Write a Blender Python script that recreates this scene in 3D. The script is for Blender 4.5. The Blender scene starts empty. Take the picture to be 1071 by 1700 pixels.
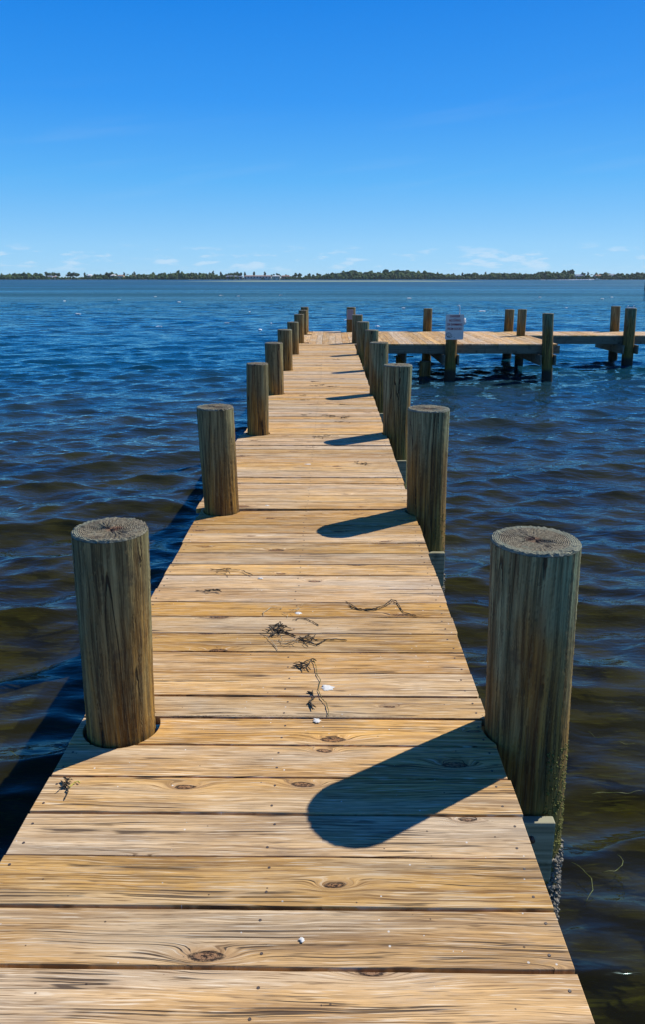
import bpy, bmesh, math, random
import numpy as np
from mathutils import Vector, Matrix

random.seed(7)
rng = np.random.default_rng(11)
S = bpy.context.scene
COL = S.collection
R = math.radians
PI = math.pi

# ------------------------------------------------------------------ camera
cam_data = bpy.data.cameras.new('camera')
cam = bpy.data.objects.new('camera', cam_data)
COL.objects.link(cam)
S.camera = cam
cam_data.sensor_fit = 'VERTICAL'
cam_data.sensor_height = 36.0
cam_data.lens = 1244.0 / 1700.0 * 36.0
cam_data.shift_y = -50.0 / 1700.0
cam_data.clip_start = 0.05
cam_data.clip_end = 30000
EYE = 1.72
cam.location = (0, 0, EYE)
cam.rotation_euler = (R(90) - math.atan(339.0 / 1244.0), 0, R(0.644))

# ------------------------------------------------------------------ sky and sun
SUN = Vector((0.68, 0.494, 0.795)).normalized()
sun_el = math.asin(SUN.z)
sun_az = math.atan2(SUN.x, SUN.y)
W = bpy.data.worlds.new('World')
S.world = W
W.use_nodes = True
wt = W.node_tree
wt.nodes.clear()


class NT:
    """small helper to write node trees in one line per node"""
    def __init__(self, tree):
        self.t = tree

    def n(self, kind, inputs=None, **props):
        nd = self.t.nodes.new(kind)
        for k, v in props.items():
            setattr(nd, k, v)
        for k, v in (inputs or {}).items():
            sock = nd.inputs[k]
            if isinstance(v, bpy.types.NodeSocket):
                self.t.links.new(v, sock)
            else:
                sock.default_value = v
        return nd

    def m(self, op, a, b=0.0, c=0.0, clamp=False):
        return self.n('ShaderNodeMath', {0: a, 1: b, 2: c}, operation=op, use_clamp=clamp).outputs[0]

    def noise(self, vec, scale=1.0, detail=3.0, rough=0.5, dist=0.0, dims='3D'):
        return self.n('ShaderNodeTexNoise', {'Vector': vec, 'Scale': scale, 'Detail': detail,
                                             'Roughness': rough, 'Distortion': dist},
                      noise_dimensions=dims).outputs['Fac']

    def map(self, v, a, b, c=0.0, d=1.0, smooth=False):
        return self.n('ShaderNodeMapRange', {'Value': v, 'From Min': a, 'From Max': b, 'To Min': c, 'To Max': d},
                      interpolation_type='SMOOTHSTEP' if smooth else 'LINEAR').outputs[0]

    def mix(self, f, a, b, blend='MIX'):
        nd = self.n('ShaderNodeMix', data_type='RGBA', blend_type=blend)
        for s, v in ((nd.inputs[0], f), (nd.inputs[6], a), (nd.inputs[7], b)):
            if isinstance(v, bpy.types.NodeSocket):
                self.t.links.new(v, s)
            else:
                s.default_value = v if not isinstance(v, tuple) else (v + (1.0,))[:4]
        return nd.outputs[2]

    def xyz(self, x, y, z=0.0):
        return self.n('ShaderNodeCombineXYZ', {0: x, 1: y, 2: z}).outputs[0]

    def vm(self, op, a, b):
        return self.n('ShaderNodeVectorMath', {0: a, 1: b}, operation=op).outputs[0]

    def sep(self, v):
        return self.n('ShaderNodeSeparateXYZ', {0: v}).outputs


w = NT(wt)
sky = w.n('ShaderNodeTexSky', sky_type='NISHITA', sun_disc=False, sun_elevation=sun_el, sun_rotation=sun_az,
          altitude=0.0, air_density=1.0, dust_density=0.25, ozone_density=2.2)
tc = w.n('ShaderNodeTexCoord')
d = w.sep(tc.outputs['Generated'])
# the clear polarised blue of this sky: pale at the horizon, deep azure higher up
rp = w.n('ShaderNodeValToRGB', {'Fac': w.m('POWER', w.m('MAXIMUM', d[2], 0.0), 0.5)})
cr_ = rp.color_ramp
for k, (pos, c_) in enumerate([(0.0, (3.9, 6.7, 8.7)), (0.20, (2.5, 5.6, 8.8)), (0.34, (0.90, 4.1, 8.6)), (0.45, (0.24, 2.80, 8.2)),
                               (0.55, (0.02, 2.05, 7.3)), (0.67, (0.02, 1.60, 6.4)), (0.78, (0.02, 1.00, 4.4)), (1.0, (0.02, 0.26, 1.5))]):
    e_ = cr_.elements[k] if k < 2 else cr_.elements.new(pos)
    e_.position = pos
    e_.color = c_ + (1.0,)
hs = w.n('ShaderNodeMix', {0: 0.94}, data_type='RGBA')
wt.links.new(sky.outputs[0], hs.inputs[6])
wt.links.new(rp.outputs[0], hs.inputs[7])
hsc = hs.outputs[2]
# small cumulus puffs low over the horizon, a few thin cirrus streaks higher up
cv = w.xyz(w.m('MULTIPLY', d[0], 26.0), w.m('MULTIPLY', d[1], 26.0), w.m('MULTIPLY', d[2], 120.0))
c1 = w.noise(cv, 1.0, 5.0, 0.58)
c1b = w.noise(w.xyz(w.m('MULTIPLY', d[0], 7.0), w.m('MULTIPLY', d[1], 7.0), w.m('MULTIPLY', d[2], 40.0)), 1.0, 2.0)
puff = w.map(w.m('ADD', c1, w.m('MULTIPLY', c1b, 0.35)), 0.70, 0.86, 0, 1, True)
band = w.m('MULTIPLY', w.map(d[2], 0.004, 0.016, 0, 1, True), w.map(d[2], 0.026, 0.045, 1, 0, True))
puff = w.m('MULTIPLY', puff, band)
cir = w.noise(w.xyz(w.m('MULTIPLY', d[0], 3.0), w.m('MULTIPLY', d[1], 3.0),
                    w.m('MULTIPLY', w.m('SUBTRACT', d[2], w.m('MULTIPLY', d[0], 0.14)), 42.0)), 1.0, 3.0, 0.5)
cir = w.m('MULTIPLY', w.map(cir, 0.52, 0.75, 0, 1, True),
          w.m('MULTIPLY', w.map(d[2], 0.06, 0.10, 0, 1, True), w.map(d[2], 0.16, 0.24, 1, 0, True)))
col = w.mix(w.m('MULTIPLY', cir, 0.05), hsc, (6.2, 7.0, 8.0))
col = w.mix(w.m('MULTIPLY', puff, 0.32), col, (7.8, 8.2, 8.8))
bg = w.n('ShaderNodeBackground', {'Color': col, 'Strength': 0.094})
wo = w.n('ShaderNodeOutputWorld', {'Surface': bg.outputs[0]})

sl = bpy.data.lights.new('sun', 'SUN')
sl.energy = 5.0
sl.angle = R(0.53)
sl.color = (1.0, 0.95, 0.85)
so = bpy.data.objects.new('sun', sl)
COL.objects.link(so)
so.rotation_euler = (-SUN).to_track_quat('-Z', 'Y').to_euler()
so.location = (20, 15, 25)

S.view_settings.view_transform = 'Standard'
S.view_settings.look = 'None'
S.view_settings.gamma = 1
S.view_settings.exposure = 0.24
S.view_settings.use_curve_mapping = False
S.render.engine = 'CYCLES'

WATER_Z = -0.92


# ------------------------------------------------------------------ object helpers
def tag(o, label=None, cat=None, group=None, kind=None):
    if label: o['label'] = label
    if cat: o['category'] = cat
    if group: o['group'] = group
    if kind: o['kind'] = kind
    return o


def empty(name, loc=(0, 0, 0), rz=0.0):
    o = bpy.data.objects.new(name, None)
    o.empty_display_size = 0.1
    COL.objects.link(o)
    o.location = loc
    o.rotation_euler = (0, 0, rz)
    return o


def link(name, me, mat=None, parent=None, loc=None):
    if mat is not None and len(me.materials) == 0:
        me.materials.append(mat)
    o = bpy.data.objects.new(name, me)
    COL.objects.link(o)
    if parent: o.parent = parent
    if loc: o.location = loc
    return o


def mesh(name, verts, faces, smooth=False, mat=None):
    me = bpy.data.meshes.new(name)
    me.from_pydata([tuple(v) for v in verts], [], faces)
    if mat: me.materials.append(mat)
    if smooth:
        me.polygons.foreach_set('use_smooth', [True] * len(me.polygons))
    me.update()
    return me


def box_bm(bm, x0, x1, y0, y1, z0, z1, bev=0.0):
    r = bmesh.ops.create_cube(bm, size=1.0)
    for v in r['verts']:
        v.co = Vector(((x0 + x1) / 2 + v.co.x * (x1 - x0), (y0 + y1) / 2 + v.co.y * (y1 - y0),
                       (z0 + z1) / 2 + v.co.z * (z1 - z0)))
    if bev:
        es = list({e for v in r['verts'] for e in v.link_edges})
        bmesh.ops.bevel(bm, geom=es, offset=bev, segments=2, profile=0.6, affect='EDGES')


def finish(name, bm, mat, parent=None, loc=None, smooth=False):
    me = bpy.data.meshes.new(name)
    bm.to_mesh(me)
    bm.free()
    if smooth:
        me.polygons.foreach_set('use_smooth', [True] * len(me.polygons))
    return link(name, me, mat, parent, loc)


def box(name, x0, x1, y0, y1, z0, z1, mat, parent=None, bev=0.004):
    """box whose object origin sits at its own centre"""
    c = ((x0 + x1) / 2, (y0 + y1) / 2, (z0 + z1) / 2)
    bm = bmesh.new()
    box_bm(bm, x0 - c[0], x1 - c[0], y0 - c[1], y1 - c[1], z0 - c[2], z1 - c[2], bev)
    return finish(name, bm, mat, parent, c)


def tube_mesh(name, paths, sides=5, closed_ends=True):
    """paths: list of (points, radii)"""
    V, F = [], []
    for pts, rad in paths:
        pts = [Vector(p) for p in pts]
        base = len(V)
        for i, p in enumerate(pts):
            a = pts[max(i - 1, 0)]
            b = pts[min(i + 1, len(pts) - 1)]
            t = (b - a).normalized()
            u = t.cross(Vector((0, 0, 1)))
            if u.length < 1e-4: u = Vector((1, 0, 0))
            u.normalize()
            v = t.cross(u).normalized()
            r = rad[i] if isinstance(rad, (list, tuple)) else rad
            for k in range(sides):
                an = 2 * PI * k / sides
                V.append(p + (u * math.cos(an) + v * math.sin(an)) * r)
        for i in range(len(pts) - 1):
            for k in range(sides):
                k2 = (k + 1) % sides
                F.append((base + i * sides + k, base + i * sides + k2, base + (i + 1) * sides + k2,
                          base + (i + 1) * sides + k))
        F.append(tuple(base + k for k in range(sides))[::-1])
        F.append(tuple(base + (len(pts) - 1) * sides + k for k in range(sides)))
    return mesh(name, V, F, True)


# ------------------------------------------------------------------ materials
def new_mat(name):
    m = bpy.data.materials.new(name)
    m.use_nodes = True
    m.node_tree.nodes.clear()
    return m, NT(m.node_tree)


def out_principled(t, color, rough, bump_h=None, bump_d=0.002, spec=0.35, strength=1.0, extra=None):
    ins = {'Base Color': color, 'Roughness': rough, 'Specular IOR Level': spec}
    if bump_h is not None:
        ins['Normal'] = t.n('ShaderNodeBump', {'Height': bump_h, 'Distance': bump_d, 'Strength': strength}).outputs[0]
    ins.update(extra or {})
    p = t.n('ShaderNodeBsdfPrincipled', ins)
    t.n('ShaderNodeOutputMaterial', {'Surface': p.outputs[0]})
    return p


def plain(name, color, rough=0.7, var=0.15, scale=20.0, spec=0.3):
    m, t = new_mat(name)
    c = t.n('ShaderNodeTexCoord').outputs['Object']
    n = t.noise(c, scale, 4.0)
    dark = tuple(x * (1 - var) for x in color)
    lite = tuple(min(1, x * (1 + var)) for x in color)
    out_principled(t, t.mix(t.map(n, 0.3, 0.7), dark, lite), rough, n, 0.001, spec)
    return m


def deck_material(name, along='X', grey=0.0, knots=True):
    m, t = new_mat(name)
    o = t.n('ShaderNodeTexCoord').outputs['Object']
    s = t.sep(o)
    rnd = t.n('ShaderNodeObjectInfo').outputs['Random']
    r1 = t.m('MULTIPLY', rnd, 37.7)
    r2 = t.m('FRACT', t.m('MULTIPLY', rnd, 113.3))
    r3 = t.m('FRACT', t.m('MULTIPLY', rnd, 59.9))
    r4 = t.m('FRACT', t.m('MULTIPLY', rnd, 271.1))
    x = t.m('ADD', s[0], t.m('MULTIPLY', r1, 3.1))
    y = s[1]
    z = t.m('ADD', s[2], r1)
    # knots: sparse Voronoi cells, stretched along the board
    kx = t.m('MULTIPLY', x, 2.1)
    ky = t.m('ADD', t.m('MULTIPLY', y, 6.5), t.m('MULTIPLY', r2, 9.0))
    wob = t.noise(t.xyz(t.m('MULTIPLY', x, 9.0), t.m('MULTIPLY', y, 20.0), r1), 1.0, 2.0)
    kv = t.xyz(kx, t.m('ADD', ky, t.m('MULTIPLY', wob, 0.16)), 0.0)
    vo = t.n('ShaderNodeTexVoronoi', {'Vector': kv, 'Scale': 1.0, 'Randomness': 1.0}, voronoi_dimensions='2D')
    kd = vo.outputs['Distance']
    kc = t.sep(vo.outputs['Color'])
    kmask = t.m('GREATER_THAN', kc[0], 0.73)
    ksize = t.map(kc[1], 0, 1, 0.45, 1.25)
    kdn = t.m('DIVIDE', kd, ksize)
    if not knots:
        kmask = t.m('MULTIPLY', kmask, 0.0)
    bulge = t.m('MULTIPLY', kmask, t.m('MULTIPLY', t.m('EXPONENT', t.m('MULTIPLY', t.m('MULTIPLY', kdn, kdn), -30.0)), 0.042))
    # growth lines run along the board and bow around the knots
    wav = t.noise(t.xyz(t.m('MULTIPLY', x, 1.3), t.m('MULTIPLY', y, 7.0), z), 1.0, 2.0)
    wav2 = t.noise(t.xyz(t.m('MULTIPLY', x, 5.0), t.m('MULTIPLY', y, 26.0), z), 1.0, 2.0)
    g = t.m('ADD', t.m('ADD', y, bulge), t.m('ADD', t.m('MULTIPLY', wav, 0.055), t.m('MULTIPLY', wav2, 0.006)))
    ring = t.noise(t.xyz(t.m('MULTIPLY', g, 72.0), t.m('MULTIPLY', x, 0.35), r1), 1.0, 1.5, 0.5)
    ln1 = t.map(t.m('ABSOLUTE', t.m('SUBTRACT', ring, 0.5)), 0.0, 0.085, 0.75, 0, True)
    ring2 = t.noise(t.xyz(t.m('MULTIPLY', g, 190.0), t.m('MULTIPLY', x, 0.8), t.m('ADD', r1, 3.0)), 1.0, 1.0, 0.5)
    ln2 = t.map(t.m('ABSOLUTE', t.m('SUBTRACT', ring2, 0.5)), 0.0, 0.05, 0.55, 0, True)
    ring3 = t.noise(t.xyz(t.m('MULTIPLY', g, 24.0), t.m('MULTIPLY', x, 0.30), t.m('ADD', r1, 8.0)), 1.0, 1.0, 0.5)
    ln3 = t.map(t.m('ABSOLUTE', t.m('SUBTRACT', t.m('FRACT', t.m('MULTIPLY', ring3, 4.2)), 0.5)), 0.03, 0.22, 1, 0, True)
    ln1 = t.m('MAXIMUM', ln1, t.m('MULTIPLY', ln3, t.map(r4, 0.0, 1.0, 1.0, 0.45)))
    lam = t.map(t.noise(t.xyz(t.m('MULTIPLY', x, 1.7), t.m('MULTIPLY', y, 11.0), t.m('ADD', r1, 13.0)), 1.0, 2.0), 0.35, 0.62, 0.25, 1.0)
    late = t.m('MULTIPLY', t.m('MAXIMUM', ln1, ln2), lam)
    late = t.m('MAXIMUM', late, t.map(ring, 0.58, 0.70, 0, 0.6, True))
    fine = t.noise(t.xyz(t.m('MULTIPLY', g, 420.0), t.m('MULTIPLY', x, 7.0), r1), 1.0, 2.0, 0.6)
    fib = t.noise(t.xyz(t.m('MULTIPLY', x, 16.0), t.m('MULTIPLY', g, 900.0), r1), 1.0, 2.0, 0.6)
    # weathering checks: thin dark lines
    cr = t.noise(t.xyz(t.m('MULTIPLY', g, 58.0), t.m('MULTIPLY', x, 0.55), t.m('ADD', r1, 5.0)), 1.0, 1.0, 0.4)
    crk = t.map(t.m('ABSOLUTE', t.m('SUBTRACT', cr, 0.5)), 0.006, 0.022, 1, 0, True)
    crm = t.map(t.noise(t.xyz(t.m('MULTIPLY', x, 3.4), t.m('MULTIPLY', y, 14.0), t.m('ADD', r1, 2.0)), 1.0, 3.0), 0.45, 0.57, 0, 1, True)
    crk = t.m('MULTIPLY', crk, crm)
    big = t.noise(t.xyz(t.m('MULTIPLY', x, 1.1), t.m('MULTIPLY', y, 6.0), t.m('ADD', z, 9.0)), 1.0, 3.0, 0.55)
    tan = t.mix(r2, (0.78, 0.49, 0.195), (0.66, 0.375, 0.125))
    pale = t.mix(r3, (0.80, 0.60, 0.36), (0.62, 0.46, 0.29))
    gl = t.m('ADD', t.map(big, 0.40, 0.66, 0, 1, True), t.m('MULTIPLY', t.m('SUBTRACT', r4, 0.55), 0.7), clamp=True)
    gl = t.m('MULTIPLY', gl, 0.9, clamp=True)
    base = t.mix(gl, tan, pale)
    brown = t.mix(gl, (0.20, 0.09, 0.025), (0.17, 0.11, 0.06))
    c = t.mix(t.m('MULTIPLY', late, 0.95), base, brown)
    c = t.mix(t.map(fine, 0.45, 0.75, 0, 0.35), c, (0.22, 0.125, 0.055))
    c = t.mix(t.map(fib, 0.5, 0.85, 0, 0.30), c, (0.76, 0.66, 0.52))
    # raised fibres and open pores: short crisp dashes, dark and bleached
    po = t.noise(t.xyz(t.m('MULTIPLY', x, 7.0), t.m('MULTIPLY', g, 230.0), t.m('ADD', r1, 31.0)), 1.0, 2.0, 0.55)
    c = t.mix(t.map(po, 0.57, 0.66, 0, 0.75, True), c, (0.17, 0.095, 0.04))
    c = t.mix(t.map(po, 0.42, 0.34, 0, 0.50, True), c, (0.86, 0.74, 0.55))
    bl = t.noise(t.xyz(t.m('MULTIPLY', x, 3.0), t.m('MULTIPLY', y, 10.0), t.m('ADD', r1, 17.0)), 1.0, 5.0, 0.7)
    c = t.mix(t.map(bl, 0.55, 0.70, 0, 0.32, True), c, (0.40, 0.33, 0.26))
    stain = t.map(t.noise(t.xyz(t.m('MULTIPLY', x, 2.6), t.m('MULTIPLY', g, 22.0), t.m('ADD', z, 21.0)), 1.0, 4.0, 0.6), 0.50, 0.74, 0, 0.50, True)
    c = t.mix(stain, c, (0.27, 0.165, 0.085))
    # knot heart and its brown collar
    core = t.m('MULTIPLY', kmask, t.map(kdn, 0.045, 0.09, 1, 0, True))
    collar = t.m('MULTIPLY', kmask, t.map(kdn, 0.05, 0.24, 0.45, 0, True))
    c = t.mix(collar, c, (0.36, 0.20, 0.10))
    kn = t.noise(t.xyz(t.m('MULTIPLY', x, 90.0), t.m('MULTIPLY', y, 160.0), r1), 1.0, 3.0, 0.7)
    rimk = t.m('MULTIPLY', kmask, t.map(t.m('ABSOLUTE', t.m('SUBTRACT', t.m('ADD', kdn, t.m('MULTIPLY', t.m('SUBTRACT', wob, 0.5), 0.05)), 0.075)), 0.006, 0.028, 0.95, 0, True))
    rimk = t.m('MULTIPLY', rimk, t.map(kn, 0.35, 0.55, 0.25, 1.0))
    hole = t.m('MAXIMUM', rimk, t.m('MULTIPLY', core, t.map(kn, 0.50, 0.60, 0.0, 1.0, True)))
    c = t.mix(t.m('MULTIPLY', core, 0.85), c, (0.30, 0.155, 0.075))
    c = t.mix(hole, c, (0.035, 0.018, 0.010))
    c = t.mix(t.m('MULTIPLY', crk, 0.85), c, (0.055, 0.032, 0.02))
    # salt and grit flecks
    fl = t.n('ShaderNodeTexVoronoi', {'Vector': t.vm('ADD', t.xyz(x, y, 0.0), t.xyz(r1, 0.0, 0.0)), 'Scale': 42.0}, voronoi_dimensions='2D')
    fcol = t.sep(fl.outputs['Color'])
    fm = t.m('MULTIPLY', t.m('LESS_THAN', fl.outputs['Distance'], t.map(fcol[1], 0, 1, 0.03, 0.15)), t.m('GREATER_THAN', fcol[0], 0.972))
    c = t.mix(t.m('MULTIPLY', fm, 0.8), c, t.mix(t.m('GREATER_THAN', fcol[2], 0.45), (0.06, 0.04, 0.03), (0.75, 0.72, 0.66)))
    val = t.map(r3, 0, 1, 0.78, 1.12)
    c = t.n('ShaderNodeHueSaturation', {'Value': val, 'Saturation': t.map(r4, 0, 1, 1.12, 0.92), 'Color': c}).outputs[0]
    # worn, darker board edges
    h = t.m('SUBTRACT', t.m('MULTIPLY', fine, 0.35), t.m('ADD', t.m('MULTIPLY', late, -0.35), t.m('ADD', t.m('MULTIPLY', crk, 1.3), t.m('MULTIPLY', hole, 1.5))))
    h = t.m('ADD', h, t.m('MULTIPLY', fib, 0.25))
    out_principled(t, c, t.map(fine, 0.3, 0.7, 0.62, 0.85), h, 0.0022, 0.25)
    return m


def piling_material(name, amber=1.0, green=0.5):
    m, t = new_mat(name)
    o = t.n('ShaderNodeTexCoord').outputs['Object']
    s = t.sep(o)
    rnd = t.n('ShaderNodeObjectInfo').outputs['Random']
    r1 = t.m('MULTIPLY', rnd, 41.0)
    p = t.vm('ADD', o, t.xyz(r1, r1, 0.0))
    q = t.sep(p)
    tw = t.m('MULTIPLY', t.noise(t.xyz(q[0], q[1], t.m('MULTIPLY', s[2], 0.8)), 2.0, 2.0), 0.03)
    X = t.m('ADD', q[0], tw)
    a1 = t.noise(t.xyz(t.m('MULTIPLY', X, 46.0), t.m('MULTIPLY', q[1], 46.0), t.m('MULTIPLY', s[2], 1.3)), 1.0, 3.0, 0.6)
    a2 = t.noise(t.xyz(t.m('MULTIPLY', X, 85.0), t.m('MULTIPLY', q[1], 85.0), t.m('MULTIPLY', s[2], 2.5)), 1.0, 3.0, 0.6)
    a3 = t.noise(t.xyz(t.m('MULTIPLY', X, 260.0), t.m('MULTIPLY', q[1], 260.0), t.m('MULTIPLY', s[2], 9.0)), 1.0, 2.0, 0.6)
    low = t.noise(t.xyz(t.m('MULTIPLY', q[0], 7.0), t.m('MULTIPLY', q[1], 7.0), t.m('MULTIPLY', s[2], 1.6)), 1.0, 3.0, 0.55)
    blot = t.noise(p, 9.0, 4.0, 0.6)
    hgt = t.m('ADD', s[2], t.m('MULTIPLY', t.m('SUBTRACT', low, 0.5), 1.5))
    am = t.m('MULTIPLY', t.map(hgt, 0.70, 0.02, 0, 1, True), amber, clamp=True)
    gn = t.m('MULTIPLY', t.map(hgt, 0.25, 0.85, 0, 1, True), green, clamp=True)
    wood = t.mix(t.map(a1, 0.40, 0.62), (0.095, 0.072, 0.030), (0.24, 0.195, 0.085))
    ambc = t.mix(t.map(a1, 0.40, 0.62), (0.105, 0.045, 0.007), (0.36, 0.19, 0.032))
    grn = t.mix(t.map(a1, 0.40, 0.62), (0.065, 0.082, 0.046), (0.25, 0.295, 0.17))
    c = t.mix(am, wood, ambc)
    c = t.mix(gn, c, grn)
    c = t.mix(t.map(a2, 0.46, 0.66, 0, 0.70, True), c, (0.030, 0.020, 0.011))
    c = t.mix(t.map(a3, 0.48, 0.70, 0, 0.35), c, (0.34, 0.28, 0.13))
    rust = t.map(t.noise(t.xyz(t.m('MULTIPLY', X, 12.0), t.m('MULTIPLY', q[1], 12.0), t.m('MULTIPLY', s[2], 0.7)), 1.0, 2.0), 0.60, 0.72, 0, 0.35, True)
    c = t.mix(rust, c, (0.13, 0.042, 0.012))
    c = t.mix(t.map(blot, 0.62, 0.74, 0, 0.5, True), c, (0.05, 0.04, 0.028))
    # drying checks: long thin dark vertical lines
    ck = t.noise(t.xyz(t.m('MULTIPLY', X, 20.0), t.m('MULTIPLY', q[1], 20.0), t.m('ADD', t.m('MULTIPLY', s[2], 0.7), 7.0)), 1.0, 0.5, 0.3)
    ckl = t.map(t.m('ABSOLUTE', t.m('SUBTRACT', ck, 0.5)), 0.004, 0.014, 1, 0, True)
    ckm = t.map(t.noise(t.xyz(t.m('MULTIPLY', q[0], 10.0), t.m('MULTIPLY', q[1], 10.0), t.m('MULTIPLY', s[2], 1.5)), 1.0, 2.0), 0.44, 0.54, 0, 1, True)
    ckl = t.m('MULTIPLY', ckl, ckm)
    c = t.mix(t.m('MULTIPLY', ckl, 0.9), c, (0.02, 0.014, 0.009))
    # tide zone: algae, then shell crust, then black wet timber
    al = t.m('MULTIPLY', t.map(hgt, -0.10, -0.55, 0, 1, True), 0.7)
    c = t.mix(al, c, t.mix(t.map(a2, 0.3, 0.7), (0.045, 0.050, 0.012), (0.15, 0.15, 0.035)))
    cz = t.map(t.m('ADD', s[2], t.m('MULTIPLY', blot, 0.12)), -0.52, -0.66, 0, 1, True)
    c = t.mix(cz, c, (0.030, 0.027, 0.020))
    h = t.m('SUBTRACT', t.m('ADD', t.m('MULTIPLY', a2, 0.5), t.m('MULTIPLY', a3, 0.3)), t.m('MULTIPLY', ckl, 1.5))
    out_principled(t, c, 0.8, h, 0.006, 0.2)
    return m


def endgrain_material():
    m, t = new_mat('end_grain')
    o = t.n('ShaderNodeTexCoord').outputs['Object']
    rnd = t.n('ShaderNodeObjectInfo').outputs['Random']
    r1 = t.m('MULTIPLY', rnd, 23.0)
    s = t.sep(o)
    ox = t.m('ADD', s[0], t.m('MULTIPLY', t.m('SUBTRACT', rnd, 0.5), 0.08))
    flat = t.xyz(ox, s[1], 0.0)
    n1 = t.noise(t.vm('ADD', flat, t.xyz(r1, 0.0, 0.0)), 9.0, 3.0)
    rad = t.n('ShaderNodeVectorMath', {0: flat}, operation='LENGTH').outputs['Value']
    rr = t.m('ADD', rad, t.m('MULTIPLY', n1, 0.026))
    ring = t.m('SINE', t.m('MULTIPLY', rr, 2 * PI / 0.0072))
    fine = t.noise(t.vm('ADD', o, t.xyz(r1, 0.0, 0.0)), 120.0, 3.0, 0.7)
    ang = t.m('ARCTAN2', s[1], ox)
    radial = t.noise(t.xyz(t.m('MULTIPLY', t.m('COSINE', ang), 9.0), t.m('MULTIPLY', t.m('SINE', ang), 9.0), t.m('ADD', t.m('MULTIPLY', rad, 8.0), r1)), 1.0, 2.0, 0.5)
    rc = t.map(t.m('ABSOLUTE', t.m('SUBTRACT', radial, 0.5)), 0.0, 0.018, 1, 0, True)
    rc = t.m('MULTIPLY', rc, t.map(rad, 0.02, 0.12, 1.0, 0.2))
    v = t.m('ADD', t.m('MULTIPLY', ring, t.map(n1, 0.35, 0.62, 0.05, 0.55)), t.m('MULTIPLY', t.m('SUBTRACT', fine, 0.5), 2.0))
    c = t.mix(t.map(v, -0.5, 0.65), (0.026, 0.020, 0.012), (0.42, 0.37, 0.26))
    patch = t.noise(t.vm('ADD', o, t.xyz(0.0, r1, 0.0)), 14.0, 4.0, 0.6)
    c = t.mix(t.map(patch, 0.55, 0.70, 0, 0.55, True), c, (0.14, 0.19, 0.15))
    c = t.mix(t.map(patch, 0.44, 0.34, 0, 0.6, True), c, (0.07, 0.05, 0.035))
    heart = t.m('MULTIPLY', t.map(rad, 0.015, 0.045, 0.6, 0, True), t.map(fine, 0.4, 0.6))
    c = t.mix(heart, c, (0.26, 0.07, 0.035))
    c = t.mix(t.m('MULTIPLY', rc, 0.8), c, (0.015, 0.012, 0.01))
    c = t.mix(t.map(rad, 0.118, 0.135, 0, 0.5, True), c, (0.26, 0.30, 0.23))
    out_principled(t, c, 0.9, t.m('SUBTRACT', v, rc), 0.005, 0.15)
    return m


def beam_material(name, dark=(0.10, 0.09, 0.06), lite=(0.20, 0.185, 0.13)):
    m, t = new_mat(name)
    o = t.n('ShaderNodeTexCoord').outputs['Object']
    s = t.sep(o)
    rnd = t.m('MULTIPLY', t.n('ShaderNodeObjectInfo').outputs['Random'], 31.0)
    n1 = t.noise(t.xyz(t.m('ADD', t.m('MULTIPLY', s[0], 1.5), rnd), t.m('MULTIPLY', s[1], 1.5), t.m('MULTIPLY', s[2], 60.0)), 1.0, 3.0, 0.6)
    n2 = t.noise(t.vm('ADD', o, t.xyz(rnd, 0.0, 0.0)), 6.0, 4.0, 0.6)
    c = t.mix(t.map(n1, 0.3, 0.7), dark, lite)
    c = t.mix(t.map(n2, 0.52, 0.7, 0, 0.7, True), c, (0.05, 0.048, 0.035))
    out_principled(t, c, 0.8, n1, 0.002, 0.2)
    return m


M_deck = deck_material('weathered_deck_wood')
M_pile = piling_material('piling_wood', 1.0, 0.35)
M_pileg = piling_material('piling_wood_green', 0.85, 0.95)
M_end = endgrain_material()
M_beam = beam_material('beam_wood')
M_beamlite = beam_material('pale_beam_wood', (0.13, 0.13, 0.075), (0.40, 0.38, 0.26))
M_screw = plain('rusty_screw', (0.07, 0.05, 0.04), 0.5, 0.3, 300.0, 0.5)
M_weed = plain('dry_seaweed', (0.055, 0.042, 0.026), 0.8, 0.75, 90.0)
M_weedy = plain('yellow_seaweed', (0.42, 0.40, 0.06), 0.7, 0.3, 60.0)
M_twig = plain('pale_dry_seaweed', (0.42, 0.36, 0.24), 0.8, 0.5, 60.0)
M_drop = plain('bird_dropping', (0.62, 0.61, 0.57), 0.8, 0.1, 80.0)
M_blade = plain('seagrass', (0.11, 0.13, 0.02), 0.5, 0.4, 30.0)
M_shell = plain('barnacle_shell', (0.17, 0.155, 0.125), 0.9, 0.85, 45.0)
M_algae = plain('algae', (0.13, 0.13, 0.03), 0.85, 0.5, 60.0)


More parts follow.
